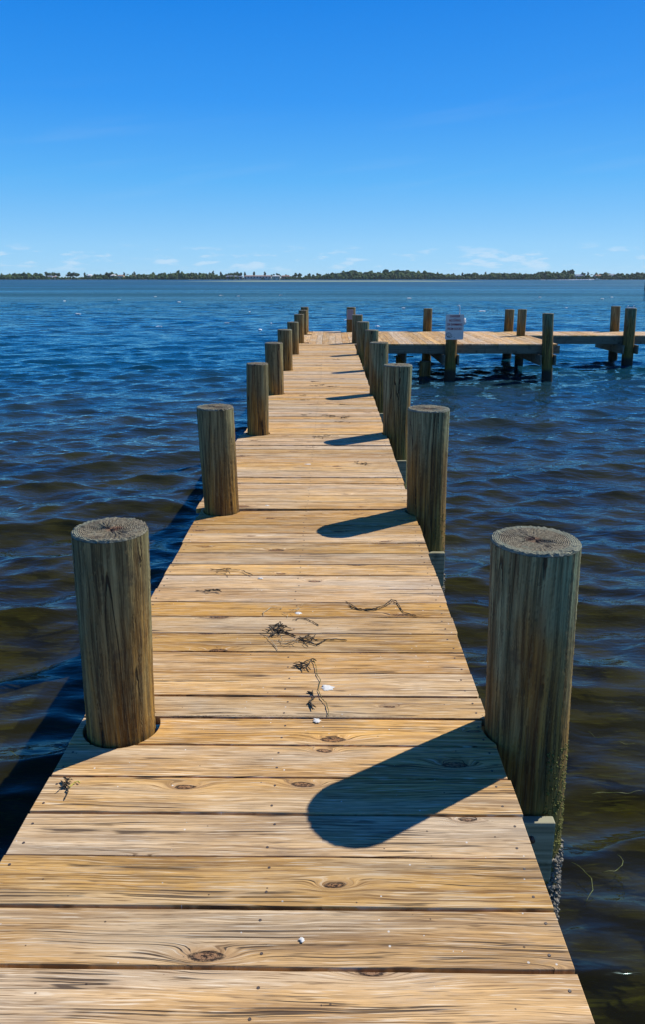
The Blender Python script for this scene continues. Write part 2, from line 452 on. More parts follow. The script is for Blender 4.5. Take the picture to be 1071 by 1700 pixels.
# ------------------------------------------------------------------ water
def build_water():
    def axis(first, last, step0, rate, start_grow):
        a = [first]
        while a[-1] < last:
            d_ = abs(a[-1])
            st = step0 if d_ < start_grow else step0 + (d_ - start_grow) * rate
            a.append(a[-1] + st)
        return a
    ys = axis(0.0, 90.0, 0.045, 0.0052, 9.0)
    yy = ys[-1]
    while yy < 5000:
        yy += max(0.5, (yy - 80) * 0.12)
        ys.append(yy)
    neg = [-0.12]
    while neg[-1] > -400:
        neg.append(neg[-1] - max(0.12, abs(neg[-1]) * 0.25))
    ys = np.array(neg[::-1] + ys)
    xs = axis(0.0, 62.0, 0.05, 0.008, 5.0)
    xx = xs[-1]
    while xx < 5000:
        xx += max(1.0, (xx - 55) * 0.2)
        xs.append(xx)
    xs = np.array([-v for v in xs[::-1][:-1]] + xs)
    nx, ny = len(xs), len(ys)
    X, Y = np.meshgrid(xs, ys)
    dx = np.gradient(xs)[None, :] + 0 * X
    dy = np.gradient(ys)[:, None] + 0 * X
    sp = np.maximum(dx * 0.6, dy)
    Z = np.zeros_like(X)
    DX = np.zeros_like(X)
    DY = np.zeros_like(X)
    N = 110
    rr = np.random.default_rng(5)
    # patchy wind: amplitude varies over the surface
    gust = 1.0 + 0.28 * np.sin(X * 0.31 + 1.3 + 0.8 * np.sin(Y * 0.17)) * np.sin(Y * 0.23 + 0.4 + 0.7 * np.sin(X * 0.21))
    for i in range(N):
        L = 0.20 * (2.7 / 0.20) ** ((i + rr.random()) / N)
        spread = 0.34 if L > 0.9 else 0.50
        th = -PI / 2 + 0.12 + rr.normal() * spread
        k = 2 * PI / L
        sl_ = 0.185 * math.sqrt(2.0 / N) * (0.78 if L > 1.4 else (1.0 if L > 0.6 else 1.3))
        a = sl_ / k
        ph = rr.random() * 2 * PI
        fade = np.clip((L / sp - 2.4) / 2.0, 0, 1)
        arg = k * (math.cos(th) * X + math.sin(th) * Y) + ph + 0.35 * np.sin(0.7 * X / L * 0.3 + ph * 3)
        Z += a * np.sin(arg) * fade
        DX += a * math.cos(th) * np.cos(arg) * fade
        DY += a * math.sin(th) * np.cos(arg) * fade
    # calmer in the lee right by the walkway
    X2 = X + DX * 0.9 * gust
    Y2 = Y + DY * 0.9 * gust
    Z = Z * gust
    co = np.stack([X2, Y2, Z + WATER_Z], -1).reshape(-1, 3).astype(np.float32)
    idx = np.arange(nx * ny).reshape(ny, nx)
    f = np.stack([idx[:-1, :-1], idx[:-1, 1:], idx[1:, 1:], idx[1:, :-1]], -1).reshape(-1, 4)
    me = bpy.data.meshes.new('water')
    me.vertices.add(len(co))
    me.vertices.foreach_set('co', co.ravel())
    me.loops.add(f.size)
    me.loops.foreach_set('vertex_index', f.ravel().astype(np.int32))
    me.polygons.add(len(f))
    me.polygons.foreach_set('loop_start', (np.arange(len(f)) * 4).astype(np.int32))
    me.polygons.foreach_set('loop_total', np.full(len(f), 4, np.int32))
    me.polygons.foreach_set('use_smooth', np.ones(len(f), bool))
    me.update(calc_edges=True)
    return me


def water_material():
    m, t = new_mat('bay_water')
    g = t.n('ShaderNodeNewGeometry')
    P = g.outputs['Position']
    s = t.sep(P)
    dist = t.n('ShaderNodeVectorMath', {0: P}, operation='LENGTH').outputs['Value']
    # small ripples everywhere, longer chop where the mesh is too coarse to carry it
    u = t.xyz(t.m('MULTIPLY', s[0], 0.42), s[1], 0.0)
    rip = t.m('ADD', t.noise(u, 5.0, 3.0, 0.55, 0.2), t.m('MULTIPLY', t.noise(u, 13.0, 2.0, 0.5, 0.3), 0.42))
    far1 = t.noise(u, 1.15, 3.0, 0.62, 0.3)
    far2 = t.noise(u, 0.16, 3.0, 0.6, 0.4)
    fm = t.map(dist, 25.0, 75.0, 0.0, 1.0, True)
    nearm = t.map(dist, 3.0, 14.0, 0.35, 1.0, True)
    h = t.m('ADD', t.m('MULTIPLY', t.m('MULTIPLY', rip, nearm), 0.036),
            t.m('MULTIPLY', t.m('ADD', t.m('MULTIPLY', far1, 0.34), t.m('MULTIPLY', far2, 0.9)), fm))
    bump = t.n('ShaderNodeBump', {'Height': h, 'Distance': 1.0, 'Strength': 1.0}).outputs[0]
    # water body: green brown over seagrass flats, bluer with distance, paler over a sandbar
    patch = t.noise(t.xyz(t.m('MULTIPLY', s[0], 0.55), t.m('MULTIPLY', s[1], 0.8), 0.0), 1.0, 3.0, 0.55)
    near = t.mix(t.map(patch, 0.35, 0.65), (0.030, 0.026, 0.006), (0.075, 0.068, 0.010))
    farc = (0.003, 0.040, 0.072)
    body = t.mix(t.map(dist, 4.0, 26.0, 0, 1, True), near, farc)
    wob = t.m('MULTIPLY', t.m('SUBTRACT', t.noise(t.xyz(t.m('MULTIPLY', s[0], 0.01), 0.0, 0.0), 1.0, 3.0), 0.5), 160.0)
    yb = t.m('ADD', s[1], wob)
    bar = t.m('MULTIPLY', t.m('MULTIPLY', t.map(yb, 480.0, 560.0, 0, 1, True), t.map(yb, 700.0, 820.0, 1, 0, True)),
              t.m('MULTIPLY', t.map(s[0], -130.0, -60.0, 0, 1, True), t.map(s[0], 60.0, 130.0, 1, 0, True)))
    body = t.mix(bar, body, (0.22, 0.25, 0.15))
    bd = t.n('ShaderNodeBsdfDiffuse', {'Color': body, 'Normal': t.n('ShaderNodeBump', {'Height': h, 'Distance': 0.5}).outputs[0]}).outputs[0]
    tr = t.n('ShaderNodeBsdfTransparent', {'Color': (0.62, 0.62, 0.42, 1.0)}).outputs[0]
    under = t.n('ShaderNodeMixShader', {0: t.map(dist, 3.0, 22.0, 0.22, 0.95), 1: tr, 2: bd}).outputs[0]
    gl = t.n('ShaderNodeBsdfGlossy', {'Color': (0.66, 0.96, 1.0, 1), 'Roughness': t.map(dist, 10.0, 300.0, 0.035, 0.25), 'Normal': bump}).outputs[0]
    fr = t.n('ShaderNodeFresnel', {'IOR': 1.333, 'Normal': bump}).outputs[0]
    fr = t.m('MINIMUM', fr, t.map(dist, 30.0, 350.0, 1.0, 0.42))
    fr = t.m('MULTIPLY', fr, t.m('SUBTRACT', 1.0, t.m('MULTIPLY', bar, 0.45)))
    # wind lanes: smoother and rougher streaks of surface far out
    lane = t.noise(t.xyz(t.m('MULTIPLY', s[0], 0.006), t.m('MULTIPLY', s[1], 0.045), 0.0), 1.0, 4.0, 0.65, 0.3)
    fr = t.m('MULTIPLY', fr, t.m('ADD', 1.0, t.m('MULTIPLY', t.m('SUBTRACT', t.map(lane, 0.35, 0.65, 0.35, 1.0), 1.0), t.map(dist, 40.0, 150.0, 0, 1, True))), clamp=True)
    mx = t.n('ShaderNodeMixShader', {0: fr, 1: under, 2: gl}).outputs[0]
    t.n('ShaderNodeOutputMaterial', {'Surface': mx})
    return m


water = link('water', build_water(), water_material())
tag(water, kind='structure')


def seabed_material():
    m, t = new_mat('seabed')
    o = t.n('ShaderNodeTexCoord').outputs['Object']
    s = t.sep(o)
    n1 = t.noise(t.xyz(t.m('MULTIPLY', s[0], 1.2), t.m('MULTIPLY', s[1], 2.2), 0.0), 1.0, 4.0, 0.6)
    n2 = t.noise(t.xyz(t.m('MULTIPLY', s[0], 4.0), t.m('MULTIPLY', s[1], 22.0), 0.0), 1.0, 4.0, 0.6, 0.8)
    c = t.mix(t.map(n1, 0.40, 0.62), (0.020, 0.020, 0.006), (0.085, 0.078, 0.022))
    c = t.mix(t.map(n2, 0.50, 0.68, 0, 0.8, True), c, (0.13, 0.14, 0.02))
    out_principled(t, c, 0.9, n2, 0.02, 0.1)
    return m


gx = np.linspace(-40, 40, 61)
gy = np.linspace(-20, 60, 61)
V = [(x, y, -1.62 - 0.0 + 0.06 * math.sin(x * 1.3 + math.sin(y)) * math.sin(y * 0.9) - 0.02 * max(0, math.hypot(x, y) - 8)) for y in gy for x in gx]
F = [(j * 61 + i, j * 61 + i + 1, (j + 1) * 61 + i + 1, (j + 1) * 61 + i) for j in range(60) for i in range(60)]
tag(link('seabed', mesh('seabed', V, F, True), seabed_material()), kind='structure')

# ------------------------------------------------------------------ pilings
BASE = -1.9


def piling_shaft(r_top, r_deck, height, lean=(0, 0), seed=0, seg=72, rows=60):
    rr = np.random.default_rng(seed)
    zs = np.concatenate([np.linspace(BASE, -0.1, rows // 3, endpoint=False), np.linspace(-0.1, height - 0.012, rows)])
    ang = np.linspace(0, 2 * PI, seg, endpoint=False)
    prof = np.zeros(seg)
    for k in (2, 3, 5, 7):
        prof += rr.normal() * 0.008 / k * np.cos(k * ang + rr.random() * 6.3)
    # long flats and shallow checks down the shaft
    checks = []
    for _ in range(7):
        checks.append((rr.random() * 2 * PI, rr.uniform(0.0, height), rr.uniform(0.15, 0.55), rr.uniform(0.003, 0.006), rr.uniform(-0.08, 0.08)))
    V = []
    for z in zs:
        f = np.clip(z / height, -2.4, 1)
        r0 = r_deck + (r_top - r_deck) * f
        r = r0 * (1 + prof) + 0.0016 * np.sin(z * 5 + seed) * np.cos(ang * 2 + z)
        r = r + rr.normal(size=seg) * 0.0007
        for a0, zc_, hl, dp_, tw in checks:
            da = (ang - a0 - tw * (z - zc_) + PI) % (2 * PI) - PI
            r = r - dp_ * np.exp(-(da / 0.034) ** 2) * math.exp(-((z - zc_) / hl) ** 4)
        cx, cy = lean[0] * z, lean[1] * z
        for a, q in zip(ang, r):
            V.append((cx + q * math.cos(a), cy + q * math.sin(a), z))
    n = len(zs)
    F = []
    for j in range(n - 1):
        for i in range(seg):
            i2 = (i + 1) % seg
            F.append((j * seg + i, j * seg + i2, (j + 1) * seg + i2, (j + 1) * seg + i))
    rim = V[(n - 1) * seg:]
    me = mesh('shaft', V, F, True)
    # end grain: chipped rim, slightly domed and rough sawn
    tv = []
    cx, cy = lean[0] * height, lean[1] * height
    chips = np.abs(rr.normal(size=seg)) * 0.0035
    for i, (x, y, z) in enumerate(rim):
        tv.append((x, y, z + 0.001))
    fr = (0.975, 0.93, 0.84, 0.7, 0.5, 0.3, 0.12)
    for q in fr:
        for i, (x, y, z) in enumerate(rim):
            zz = height - (chips[i] if q == 0.975 else 0) + rr.normal() * 0.0013 - 0.004 * (1 - q)
            tv.append((cx + (x - cx) * q, cy + (y - cy) * q, zz))
    tv.append((cx, cy, height - 0.004))
    tf = []
    for j in range(len(fr)):
        for i in range(seg):
            i2 = (i + 1) % seg
            tf.append((j * seg + i, j * seg + i2, (j + 1) * seg + i2, (j + 1) * seg + i))
    j = len(fr)
    for i in range(seg):
        tf.append((j * seg + i, j * seg + (i + 1) % seg, len(tv) - 1))
    # put the end grain origin at the centre of the cut
    tv = [(x - cx, y - cy, z - height) for x, y, z in tv]
    return me, mesh('end_grain', tv, tf, False), (cx, cy, height)


def barnacles(r_at, lean, count, z0, z1, a0, a1, seed, size=(0.004, 0.013)):
    rr = random.Random(seed)
    V, F = [], []
    for _ in range(count):
        a = rr.uniform(a0, a1)
        z = z0 + (z1 - z0) * rr.random() ** 0.7
        r = r_at + 0.001
        c = Vector((lean[0] * z + r * math.cos(a), lean[1] * z + r * math.sin(a), z))
        n = Vector((math.cos(a), math.sin(a), 0.15 * rr.uniform(-1, 1))).normalized()
        u = n.cross(Vector((0, 0, 1))).normalized()
        v = n.cross(u)
        q = rr.uniform(*size)
        b = len(V)
        for k in range(5):
            an = 2 * PI * k / 5 + rr.random()
            V.append(c + (u * math.cos(an) + v * math.sin(an)) * q * rr.uniform(0.8, 1.2))
        for k in range(5):
            an = 2 * PI * k / 5 + rr.random() * 0.3
            V.append(c + n * q * rr.uniform(0.7, 1.4) + (u * math.cos(an) + v * math.sin(an)) * q * 0.45)
        for k in range(5):
            k2 = (k + 1) % 5
            F.append((b + k, b + k2, b + 5 + k2, b + 5 + k))
        F.append(tuple(b + 5 + k for k in range(5)))
    return mesh('barnacle_crust', V, F)


PILES = []


def piling(x, y, height, r_top, r_deck, label, group, lean=(0, 0), mat=None, seed=0, detail=1, crust=0):
    o = empty('wooden_piling', (x, y, 0))
    tag(o, label, 'piling', group)
    seg, rows = ((96, 90), (48, 36), (28, 14))[detail]
    me, te, c = piling_shaft(r_top, r_deck, height, lean, seed, seg, rows)
    link('shaft', me, mat or M_pile, o)
    link('end_grain', te, M_end, o, c)
    if crust:
        b = link('barnacle_crust', barnacles(r_deck * 0.99, lean, crust, -0.97, -0.50, -PI, PI, seed), M_shell, o)
        b['kind'] = 'stuff'
        b = link('algae_tufts', barnacles(r_deck * 0.99, lean, crust // 3, -0.58, 0.0, -1.3, 0.3, seed + 1, (0.002, 0.0055)), M_algae, o)
        b['kind'] = 'stuff'
    PILES.append((x, y, r_deck))
    return o


GL = 'pilings along the left edge of the walkway'
GR = 'pilings along the right edge of the walkway'
ordn = ['nearest', 'second', 'third', 'fourth', 'fifth', 'sixth', 'seventh', 'eighth', 'ninth']
left = [(-.831, 2.61, .830, .137, .132, (.020, 0)), (-.837, 5.48, .802, .135, .132, (-.03, 0)), (-.837, 8.41, .799, .121, .122, (.01, 0)),
        (-.862, 11.45, .774, .136, .132, (-.015, 0)), (-.885, 14.52, .769, .140, .136, (-.01, 0)), (-.887, 17.62, .735, .132, .132, (-.01, 0)),
        (-.878, 20.75, .767, .132, .132, (-.008, 0)), (-.890, 23.86, .745, .140, .138, (0, 0)), (-.878, 25.0, .800, .125, .125, (0, 0))]
llab = ['nearest left piling, thick olive brown log with ringed cut top',
        'second piling on the left edge, leaning slightly left with one knot',
        'third piling on the left edge, slimmer with pale right side',
        'fourth piling from the camera on the left edge of the walkway',
        'fifth piling from the camera on the left edge, brown with amber foot',
        'sixth piling from the camera on the left edge of the walkway',
        'seventh piling on the left, beside the start of the lengthwise boards',
        'piling at left of the dock end, second from the far corner',
        'farthest left piling, standing at the far end corner of the dock']
for i, (x, y, h, rt, rb, ln) in enumerate(left):
    piling(x, y, h, rt, rb, llab[i], GL, ln, M_pile, 10 + i, 0 if i < 2 else (1 if i < 5 else 2), 140 if i == 0 else 0)
right = [(.777, 2.61, .794, .161, .158, (-.027, 0)), (.735, 5.48, .793, .153, .148, (-.014, 0)), (.750, 8.41, .786, .158, .150, (.004, 0)),
         (.738, 11.45, .783, .140, .138, (-.01, 0)), (.775, 14.52, .762, .130, .130, (.01, 0)), (.745, 17.62, .743, .146, .142, (0, 0)),
         (.725, 20.75, .753, .142, .142, (0, 0)), (.668, 25.15, .790, .145, .145, (0, 0))]
rlab = ['nearest right piling, thick dark green log with sunlit right edge',
        'second piling on the right edge, grey green with amber foot',
        'third piling on the right edge, green grey beside a pale beam end',
        'fourth piling from the camera on the right edge of the walkway',
        'fifth piling from the camera on the right edge of the walkway',
        'sixth piling from the camera on the right edge of the walkway',
        'seventh piling on the right, where walkway and platform meet',
        'far end piling carrying a small blank grey board']
for i, (x, y, h, rt, rb, ln) in enumerate(right):
    piling(x, y, h, rt, rb, rlab[i], GR, ln, M_pileg if i < 7 else M_pile, 40 + i, 0 if i < 2 else (1 if i < 5 else 2), (1700, 600)[min(i, 1)] if i < 2 else 0)
GP = 'pilings around the platform and side walkway'
for (x, y, h, r_, ln, lab, mt) in (
        (3.225, 25.5, .737, .146, (0, 0), 'piling behind the platform, standing left of the warning sign', M_pile),
        (3.208, 20.2, .780, .150, (0, 0), 'piling at the platform front that carries the warning sign', M_pile),
        (5.93, 25.5, .709, .152, (0, 0), 'reddish brown piling at the back edge of the platform', M_pile),
        (5.83, 23.42, .796, .130, (0, 0), 'dark stout piling at the corner of platform and side walkway', M_pile),
        (5.755, 20.2, .817, .142, (-.06, 0), 'tall dark piling at the front right corner of the platform', M_pileg),
        (9.45, 25.5, .814, .148, (-.04, 0), 'dark piling behind the side walkway, left of the pair', M_pile),
        (9.13, 23.4, .828, .168, (-.03, 0), 'dark stout piling before the side walkway with white cleat on top', M_pileg)):
    piling(x, y, h, r_, r_, lab, GP, ln, mt, int(x * 100), 1)
GS = 'short support pilings under the platform'
for x, y, r_, lab in ((2.08, 22.4, .15, 'short dark support piling under the platform, nearest the walkway'),
                      (2.62, 20.9, .16, 'short thick support piling under the platform front, left of the sign piling'),
                      (3.2, 25.1, .13, 'short support piling under the back of the platform'),
                      (12.4, 23.4, .16, 'piling of the side walkway beyond the right edge of the view')):
    o = empty('support_piling', (x, y, 0))
    tag(o, lab, 'piling', GS)
    hh = -0.50 if x < 10 else 0.8
    me, te, c = piling_shaft(r_, r_, 0.5, (0, 0), int(x * 77), 24, 10)
    for q in (me, te):
        pass
    sh = link('shaft', me, M_pile, o, (0, 0, hh - 0.5))
    link('end_grain', te, M_end, o, (0, 0, hh))


# ------------------------------------------------------------------ planks
def plank_mesh(outline, thick=0.038, bev=0.0022, slope=0.0):
    """outline: counter-clockwise (x, y) points around the board; rounded top edge"""
    n = len(outline)
    P = [Vector((a, b, 0)) for a, b in outline]
    ins = []
    for i in range(n):
        a = (P[i] - P[i - 1]).normalized()
        b = (P[(i + 1) % n] - P[i]).normalized()
        na = Vector((-a.y, a.x, 0))
        nb = Vector((-b.y, b.x, 0))
        m_ = na + nb
        if m_.length < 0.5: m_ = na
        m_ = m_ / max(m_.dot(na), 0.5) if m_.dot(na) > 0 else na
        ins.append(m_)
    V = []
    for off, z in ((0, -thick), (0, -bev), (bev * 0.3, -bev * 0.3), (bev, 0)):
        for p, q in zip(P, ins):
            V.append((p.x + q.x * off, p.y + q.y * off, z + slope * p.y))
    F = [tuple(range(n))[::-1], tuple(range(3 * n, 4 * n))]
    for k in range(3):
        for i in range(n):
            j = (i + 1) % n
            F.append((k * n + i, k * n + j, (k + 1) * n + j, (k + 1) * n + i))
    me = mesh('plank', V, F)
    return me


walk = empty('wooden_walkway', (0, 8.0, 0))
tag(walk, 'long narrow wooden walkway of crosswise tan planks running out over the water', 'dock')
seams = [1.727, 1.921, 2.111, 2.301, 2.490, 2.678, 2.84, 3.035, 3.228, 3.421, 3.61, 3.795, 3.982, 4.18, 4.366, 4.561, 4.749, 4.940, 5.126, 5.317, 5.509]
s0 = seams[0]
front = []
while s0 > -1.4:
    s0 -= 0.191
    front.append(s0)
seams = front[::-1] + seams
while seams[-1] < 20.35:
    seams.append(seams[-1] + 0.1905 + random.uniform(-0.0015, 0.0015))
seams[-1] = 20.42
holes = [(x, y, r + 0.014) for x, y, r in PILES if y < 26 and x < 1.0]
holes[0] = (-0.829, 2.612, 0.149)
screws = []


def world_plank(parent, ya, yb, xl, xr):
    gap = random.uniform(0.0065, 0.0120)
    y0, y1 = ya + gap / 2, yb - gap / 2
    cy = (y0 + y1) / 2
    cx = (xl + xr) / 2
    pieces = []
    near = [h for h in holes if h[1] - h[2] < y1 and h[1] + h[2] > y0]
    L = [(xl, y0)]
    bottom, top_, leftb, rightb = [(xl, y0), (xr, y0)], [(xr, y1), (xl, y1)], [], []
    sliver = None
    for hx, hy, hr in near:
        def cxh(y):
            return math.sqrt(max(hr * hr - (y - hy) ** 2, 0))
        ysn = np.linspace(y0, y1, 13)
        if hx > 0:
            for y in ysn[1:-1]:
                rightb.append((min(xr, hx - cxh(y)) if abs(y - hy) < hr else xr, y))
            bottom[1] = (min(xr, hx - cxh(y0)) if abs(y0 - hy) < hr else xr, y0)
            top_[0] = (min(xr, hx - cxh(y1)) if abs(y1 - hy) < hr else xr, y1)
        else:
            c0, c1 = abs(y0 - hy) < hr, abs(y1 - hy) < hr
            if c0 and c1:
                bottom[0] = (hx + cxh(y0), y0)
                top_[1] = (hx + cxh(y1), y1)
                for y in ysn[1:-1][::-1]:
                    leftb.append((hx + cxh(y), y))
                pts = [(xl, y0)] + [(hx - cxh(y), y) for y in ysn] + [(xl, y1)]
                if hx - hr - xl > 0.012:
                    sliver = pts
            elif c1:   # bite out of the far edge
                w_ = cxh(y1)
                for a in np.linspace(0, 1, 13):
                    x_ = hx + w_ - 2 * w_ * a
                    top_.insert(-1, (x_, hy - math.sqrt(max(hr * hr - (x_ - hx) ** 2, 0))))
            elif c0:   # bite out of the near edge
                w_ = cxh(y0)
                for a in np.linspace(0, 1, 13):
                    x_ = hx - w_ + 2 * w_ * a
                    bottom.insert(-1, (x_, hy + math.sqrt(max(hr * hr - (x_ - hx) ** 2, 0))))
    if not near:   # long edges wander a little, so the gaps are uneven
        a_, b_ = bottom
        c_, d_ = top_
        us = np.linspace(0, 1, 12)[1:-1]
        bottom = [a_] + [(a_[0] + (b_[0] - a_[0]) * u, y0 + random.uniform(-0.0012, 0.0016)) for u in us] + [b_]
        top_ = [c_] + [(c_[0] + (d_[0] - c_[0]) * u, y1 + random.uniform(-0.0016, 0.0012)) for u in us] + [d_]
        # an end corner chipped here and there
        if random.random() < 0.4:
            q_ = random.uniform(0.004, 0.012)
            bottom[-1] = (b_[0] - q_, b_[1])
            rightb.insert(0, (b_[0], b_[1] + q_ * 1.5))
    pieces.append(bottom + rightb + top_ + leftb)
    if sliver: pieces.append(sliver)
    dz = random.uniform(-0.0025, 0.0020)
    sl_ = random.uniform(-0.022, 0.022)
    for k, pc in enumerate(pieces):
        loc = [(p[0] - cx, p[1] - cy) for p in pc]
        if k:
            lx = sum(p[0] for p in loc) / len(loc)
            loc = [(p[0] - lx, p[1]) for p in loc]
            ox = cx + lx
        else:
            ox = cx
        o = link('plank', plank_mesh(loc, slope=sl_), M_deck, parent)
        o.location = (ox, cy - parent.location.y, dz)
        o.rotation_euler = (0, random.uniform(-0.0006, 0.0006), random.uniform(-0.0008, 0.0008))
    for sx in (-0.965, -0.19, 0.592):
        for sy in (0.24, 0.76):
            xx = sx + random.uniform(-0.012, 0.012)
            yy_ = y0 + (y1 - y0) * (sy + random.uniform(-0.05, 0.05))
            if any(math.hypot(xx - a, yy_ - b) < c + 0.012 for a, b, c in holes): continue
            screws.append((xx, yy_, dz + sl_ * (yy_ - cy)))


for i in range(len(seams) - 1):
    ya, yb = seams[i], seams[i + 1]
    ym = (ya + yb) / 2
    xl = -1.0 - (0.042 if 5.5 < ym < 8.3 else 0) + random.uniform(-0.007, 0.006)
    xr = 0.640 + random.uniform(-0.005, 0.006)
    world_plank(walk, ya, yb, xl, xr)

# screw heads, too small to pick apart singly
bm = bmesh.new()
for x, y, z in screws:
    r_ = 0.0042
    vs = [bm.verts.new((x + r_ * math.cos(a), y - walk.location.y + r_ * math.sin(a), z + 0.0012)) for a in np.linspace(0, 2 * PI, 8, endpoint=False)]
    bm.faces.new(vs)
    v2 = [bm.verts.new((v.co.x + (v.co.x - x) * 0.2, v.co.y + (v.co.y - y + walk.location.y) * 0.2, z - 0.001)) for v in vs]
    for k in range(8):
        bm.faces.new((vs[k], v2[k], v2[(k + 1) % 8], vs[(k + 1) % 8]))
o = finish('screw_heads', bm, M_screw, walk)
o['kind'] = 'stuff'

# joists under the boards, butted end to end over the cap beams
WY = walk.location.y
for xj in (-0.985, -0.22, 0.555):
    ys_ = [-1.5, 2.6, 8.41, 14.52, 20.40]
    for a, b in zip(ys_[:-1], ys_[1:]):
        box('joist', xj, xj + 0.038, a - WY + 0.002, b - WY - 0.002, -0.268, -0.041, M_beam, walk, 0.002)
# paired cap beams bolted either side of each pair of pilings
for i, y in enumerate([2.61, 5.48, 8.41, 11.45, 14.52, 17.62]):
    xe = (0.858, 0.862, 0.86, 0.86, 0.87, 0.86)[i]
    rr_ = max(left[i][4], right[i][4]) + 0.006
    for sgn in (-1, 1):
        ya = y + sgn * rr_ - (0.042 if sgn < 0 else 0)
        xl = -0.985 if i == 0 else -1.06
        b = box('cap_beam', xl - 0.02, xe + (0 if sgn < 0 else -0.05), ya - WY, ya + 0.042 - WY, -0.54, -0.271, M_beamlite, walk, 0.006)

# ---- end platform
plat = empty('dock_platform', (2.5, 22.85, 0))
tag(plat, 'wide wooden end platform of lengthwise planks at the end of the walkway', 'dock')
GPX = []
x = -1.0
PY0, PY1 = 20.43, 25.33
k = 0
while x < 6.06:
    wd = 0.1905
    x1 = min(x + wd, 6.10)
    g_ = random.uniform(0.005, 0.009)
    # outlines in the board's own frame: length along local x, then turned a quarter
    ln = PY1 - PY0 + random.uniform(-0.012, 0.012)
    wv = x1 - x - g_
    pc = [(-ln / 2, -wv / 2), (ln / 2, -wv / 2), (ln / 2, wv / 2), (-ln / 2, wv / 2)]
    xm = (x + x1) / 2
    cuts = [(hx, hy, hr + 0.012) for hx, hy, hr in PILES if PY0 - 0.2 < hy < PY1 + 0.2 and abs(hx - xm) < hr + wv / 2 + 0.01 and hx > -0.95]
    inside = [c_ for c_ in cuts if PY0 + 0.3 < c_[1] < PY1 - 0.3]
    spans = [(PY0, PY1)]
    for hx, hy, hr in inside:
        a, b = spans.pop()
        spans += [(a, hy - hr), (hy + hr, b)]
    ends = [c_ for c_ in cuts if c_ not in inside]
    for hx, hy, hr in ends:
        if hy > PY1 - 0.4 and hy - hr < PY1:
            a, b = spans[-1]; spans[-1] = (a, hy - hr)
        if hy < PY0 + 0.4 and hy + hr > PY0:
            a, b = spans[0]; spans[0] = (hy + hr, b)
    for a, b in spans:
        if b - a < 0.05: continue
        L_ = b - a
        pc = [(-L_ / 2, -wv / 2), (L_ / 2, -wv / 2), (L_ / 2, wv / 2), (-L_ / 2, wv / 2)]
        o = link('plank', plank_mesh(pc), M_deck, plat)
        o.location = (xm - 2.5, (a + b) / 2 - 22.85, random.uniform(-0.0015, 0.0015))
        o.rotation_euler = (0, 0, PI / 2)
    x = x1
    k += 1
box('rim_board', 0.93 - 2.5, 3.05 - 2.5, PY0 - 22.85 - 0.002, PY0 + 0.036 - 22.85, -0.255, -0.042, M_beam, plat)
box('rim_board', 3.054 - 2.5, 6.16 - 2.5, PY0 - 22.85 - 0.002, PY0 + 0.036 - 22.85, -0.255, -0.042, M_beam, plat)
box('rim_board', -1.0 - 2.5, 6.16 - 2.5, PY1 - 0.04 - 22.85, PY1 - 22.85, -0.255, -0.042, M_beam, plat)
box('rim_board', 6.04 - 2.5, 6.078 - 2.5, PY0 + 0.04 - 22.85, PY1 - 0.045 - 22.85, -0.255, -0.042, M_beam, plat)
for yj in (21.3, 22.2, 23.1, 24.0, 24.7):
    box('joist', -1.0 - 2.5, 6.03 - 2.5, yj - 22.85, yj + 0.038 - 22.85, -0.255, -0.042, M_beam, plat)
for xb in (-0.9, 0.70, 2.02, 3.0, 3.37, 5.55, 5.93):
    box('cap_beam', xb - 2.5, xb + 0.045 - 2.5, 20.05 - 22.85 if xb > 2.5 else PY0 + .1 - 22.85, 25.6 - 22.85, -0.53, -0.258, M_beam, plat)
box('cap_beam', 1.86 - 2.5, 2.42 - 2.5, 22.1 - 22.85, 22.2 - 22.85, -0.50, -0.258 - 0.28 + 0.02, M_beam, plat)

# ---- side walkway
side = empty('side_walkway', (10.5, 24.45, 0))
tag(side, 'narrow side walkway running right from the platform past two pilings', 'dock')
SY0, SY1 = 23.58, 25.33
x = 6.108
pm = None
while x < 15.0:
    wd = 0.1905
    wv = wd - random.uniform(0.005, 0.008)
    xm = x + wd / 2
    blocked = any(abs(hx - xm) < hr + wv / 2 and SY0 + 0.02 < hy < SY1 for hx, hy, hr in PILES)
    L_ = SY1 - SY0
    if pm is None:
        pm = plank_mesh([(-L_ / 2, -0.092), (L_ / 2, -0.092), (L_ / 2, 0.092), (-L_ / 2, 0.092)])
    o = link('plank', pm, M_deck, side)
    o.location = (xm - 10.5, (SY0 + SY1) / 2 - 24.45 + random.uniform(-.006, .006), random.uniform(-0.0015, 0.0015))
    o.rotation_euler = (0, 0, PI / 2)
    x += wd
for a, b in ((6.085, 8.86), (8.864, 15.0)):
    box('rim_board', a - 10.5, b - 10.5, SY0 - 0.002 - 24.45, SY0 + 0.036 - 24.45, -0.262, -0.042, M_beam, side)
    box('rim_board', a - 10.5, b - 10.5, SY1 - 0.04 - 24.45, SY1 - 24.45, -0.262, -0.042, M_beam, side)
for xb in (9.31, 9.32, 12.2, 12.6):
    box('cap_beam', xb - 10.5 - (0.42 if xb == 9.31 else 0), xb + 0.045 - 10.5 - (0.42 if xb == 9.31 else 0), 23.15 - 24.45, 25.6 - 24.45, -0.53, -0.266, M_beam, side)

# ------------------------------------------------------------------ warning sign on its piling
M_signf = plain('sign_face', (0.80, 0.60, 0.52), 0.45, 0.08, 12.0, 0.4)
M_red = plain('red_lettering', (0.42, 0.05, 0.05), 0.6, 0.2, 20.0)
M_black = plain('black_print', (0.03, 0.03, 0.04), 0.6, 0.2, 20.0)
M_white = plain('white_plastic', (0.78, 0.78, 0.76), 0.4, 0.06, 20.0, 0.5)
sign = empty('warning_sign', (3.245, 20.02, 0.15))
tag(sign, 'pale rectangular sign with red lettering DANGER NO DIVING OR SWIMMING FROM DOCKS', 'sign')


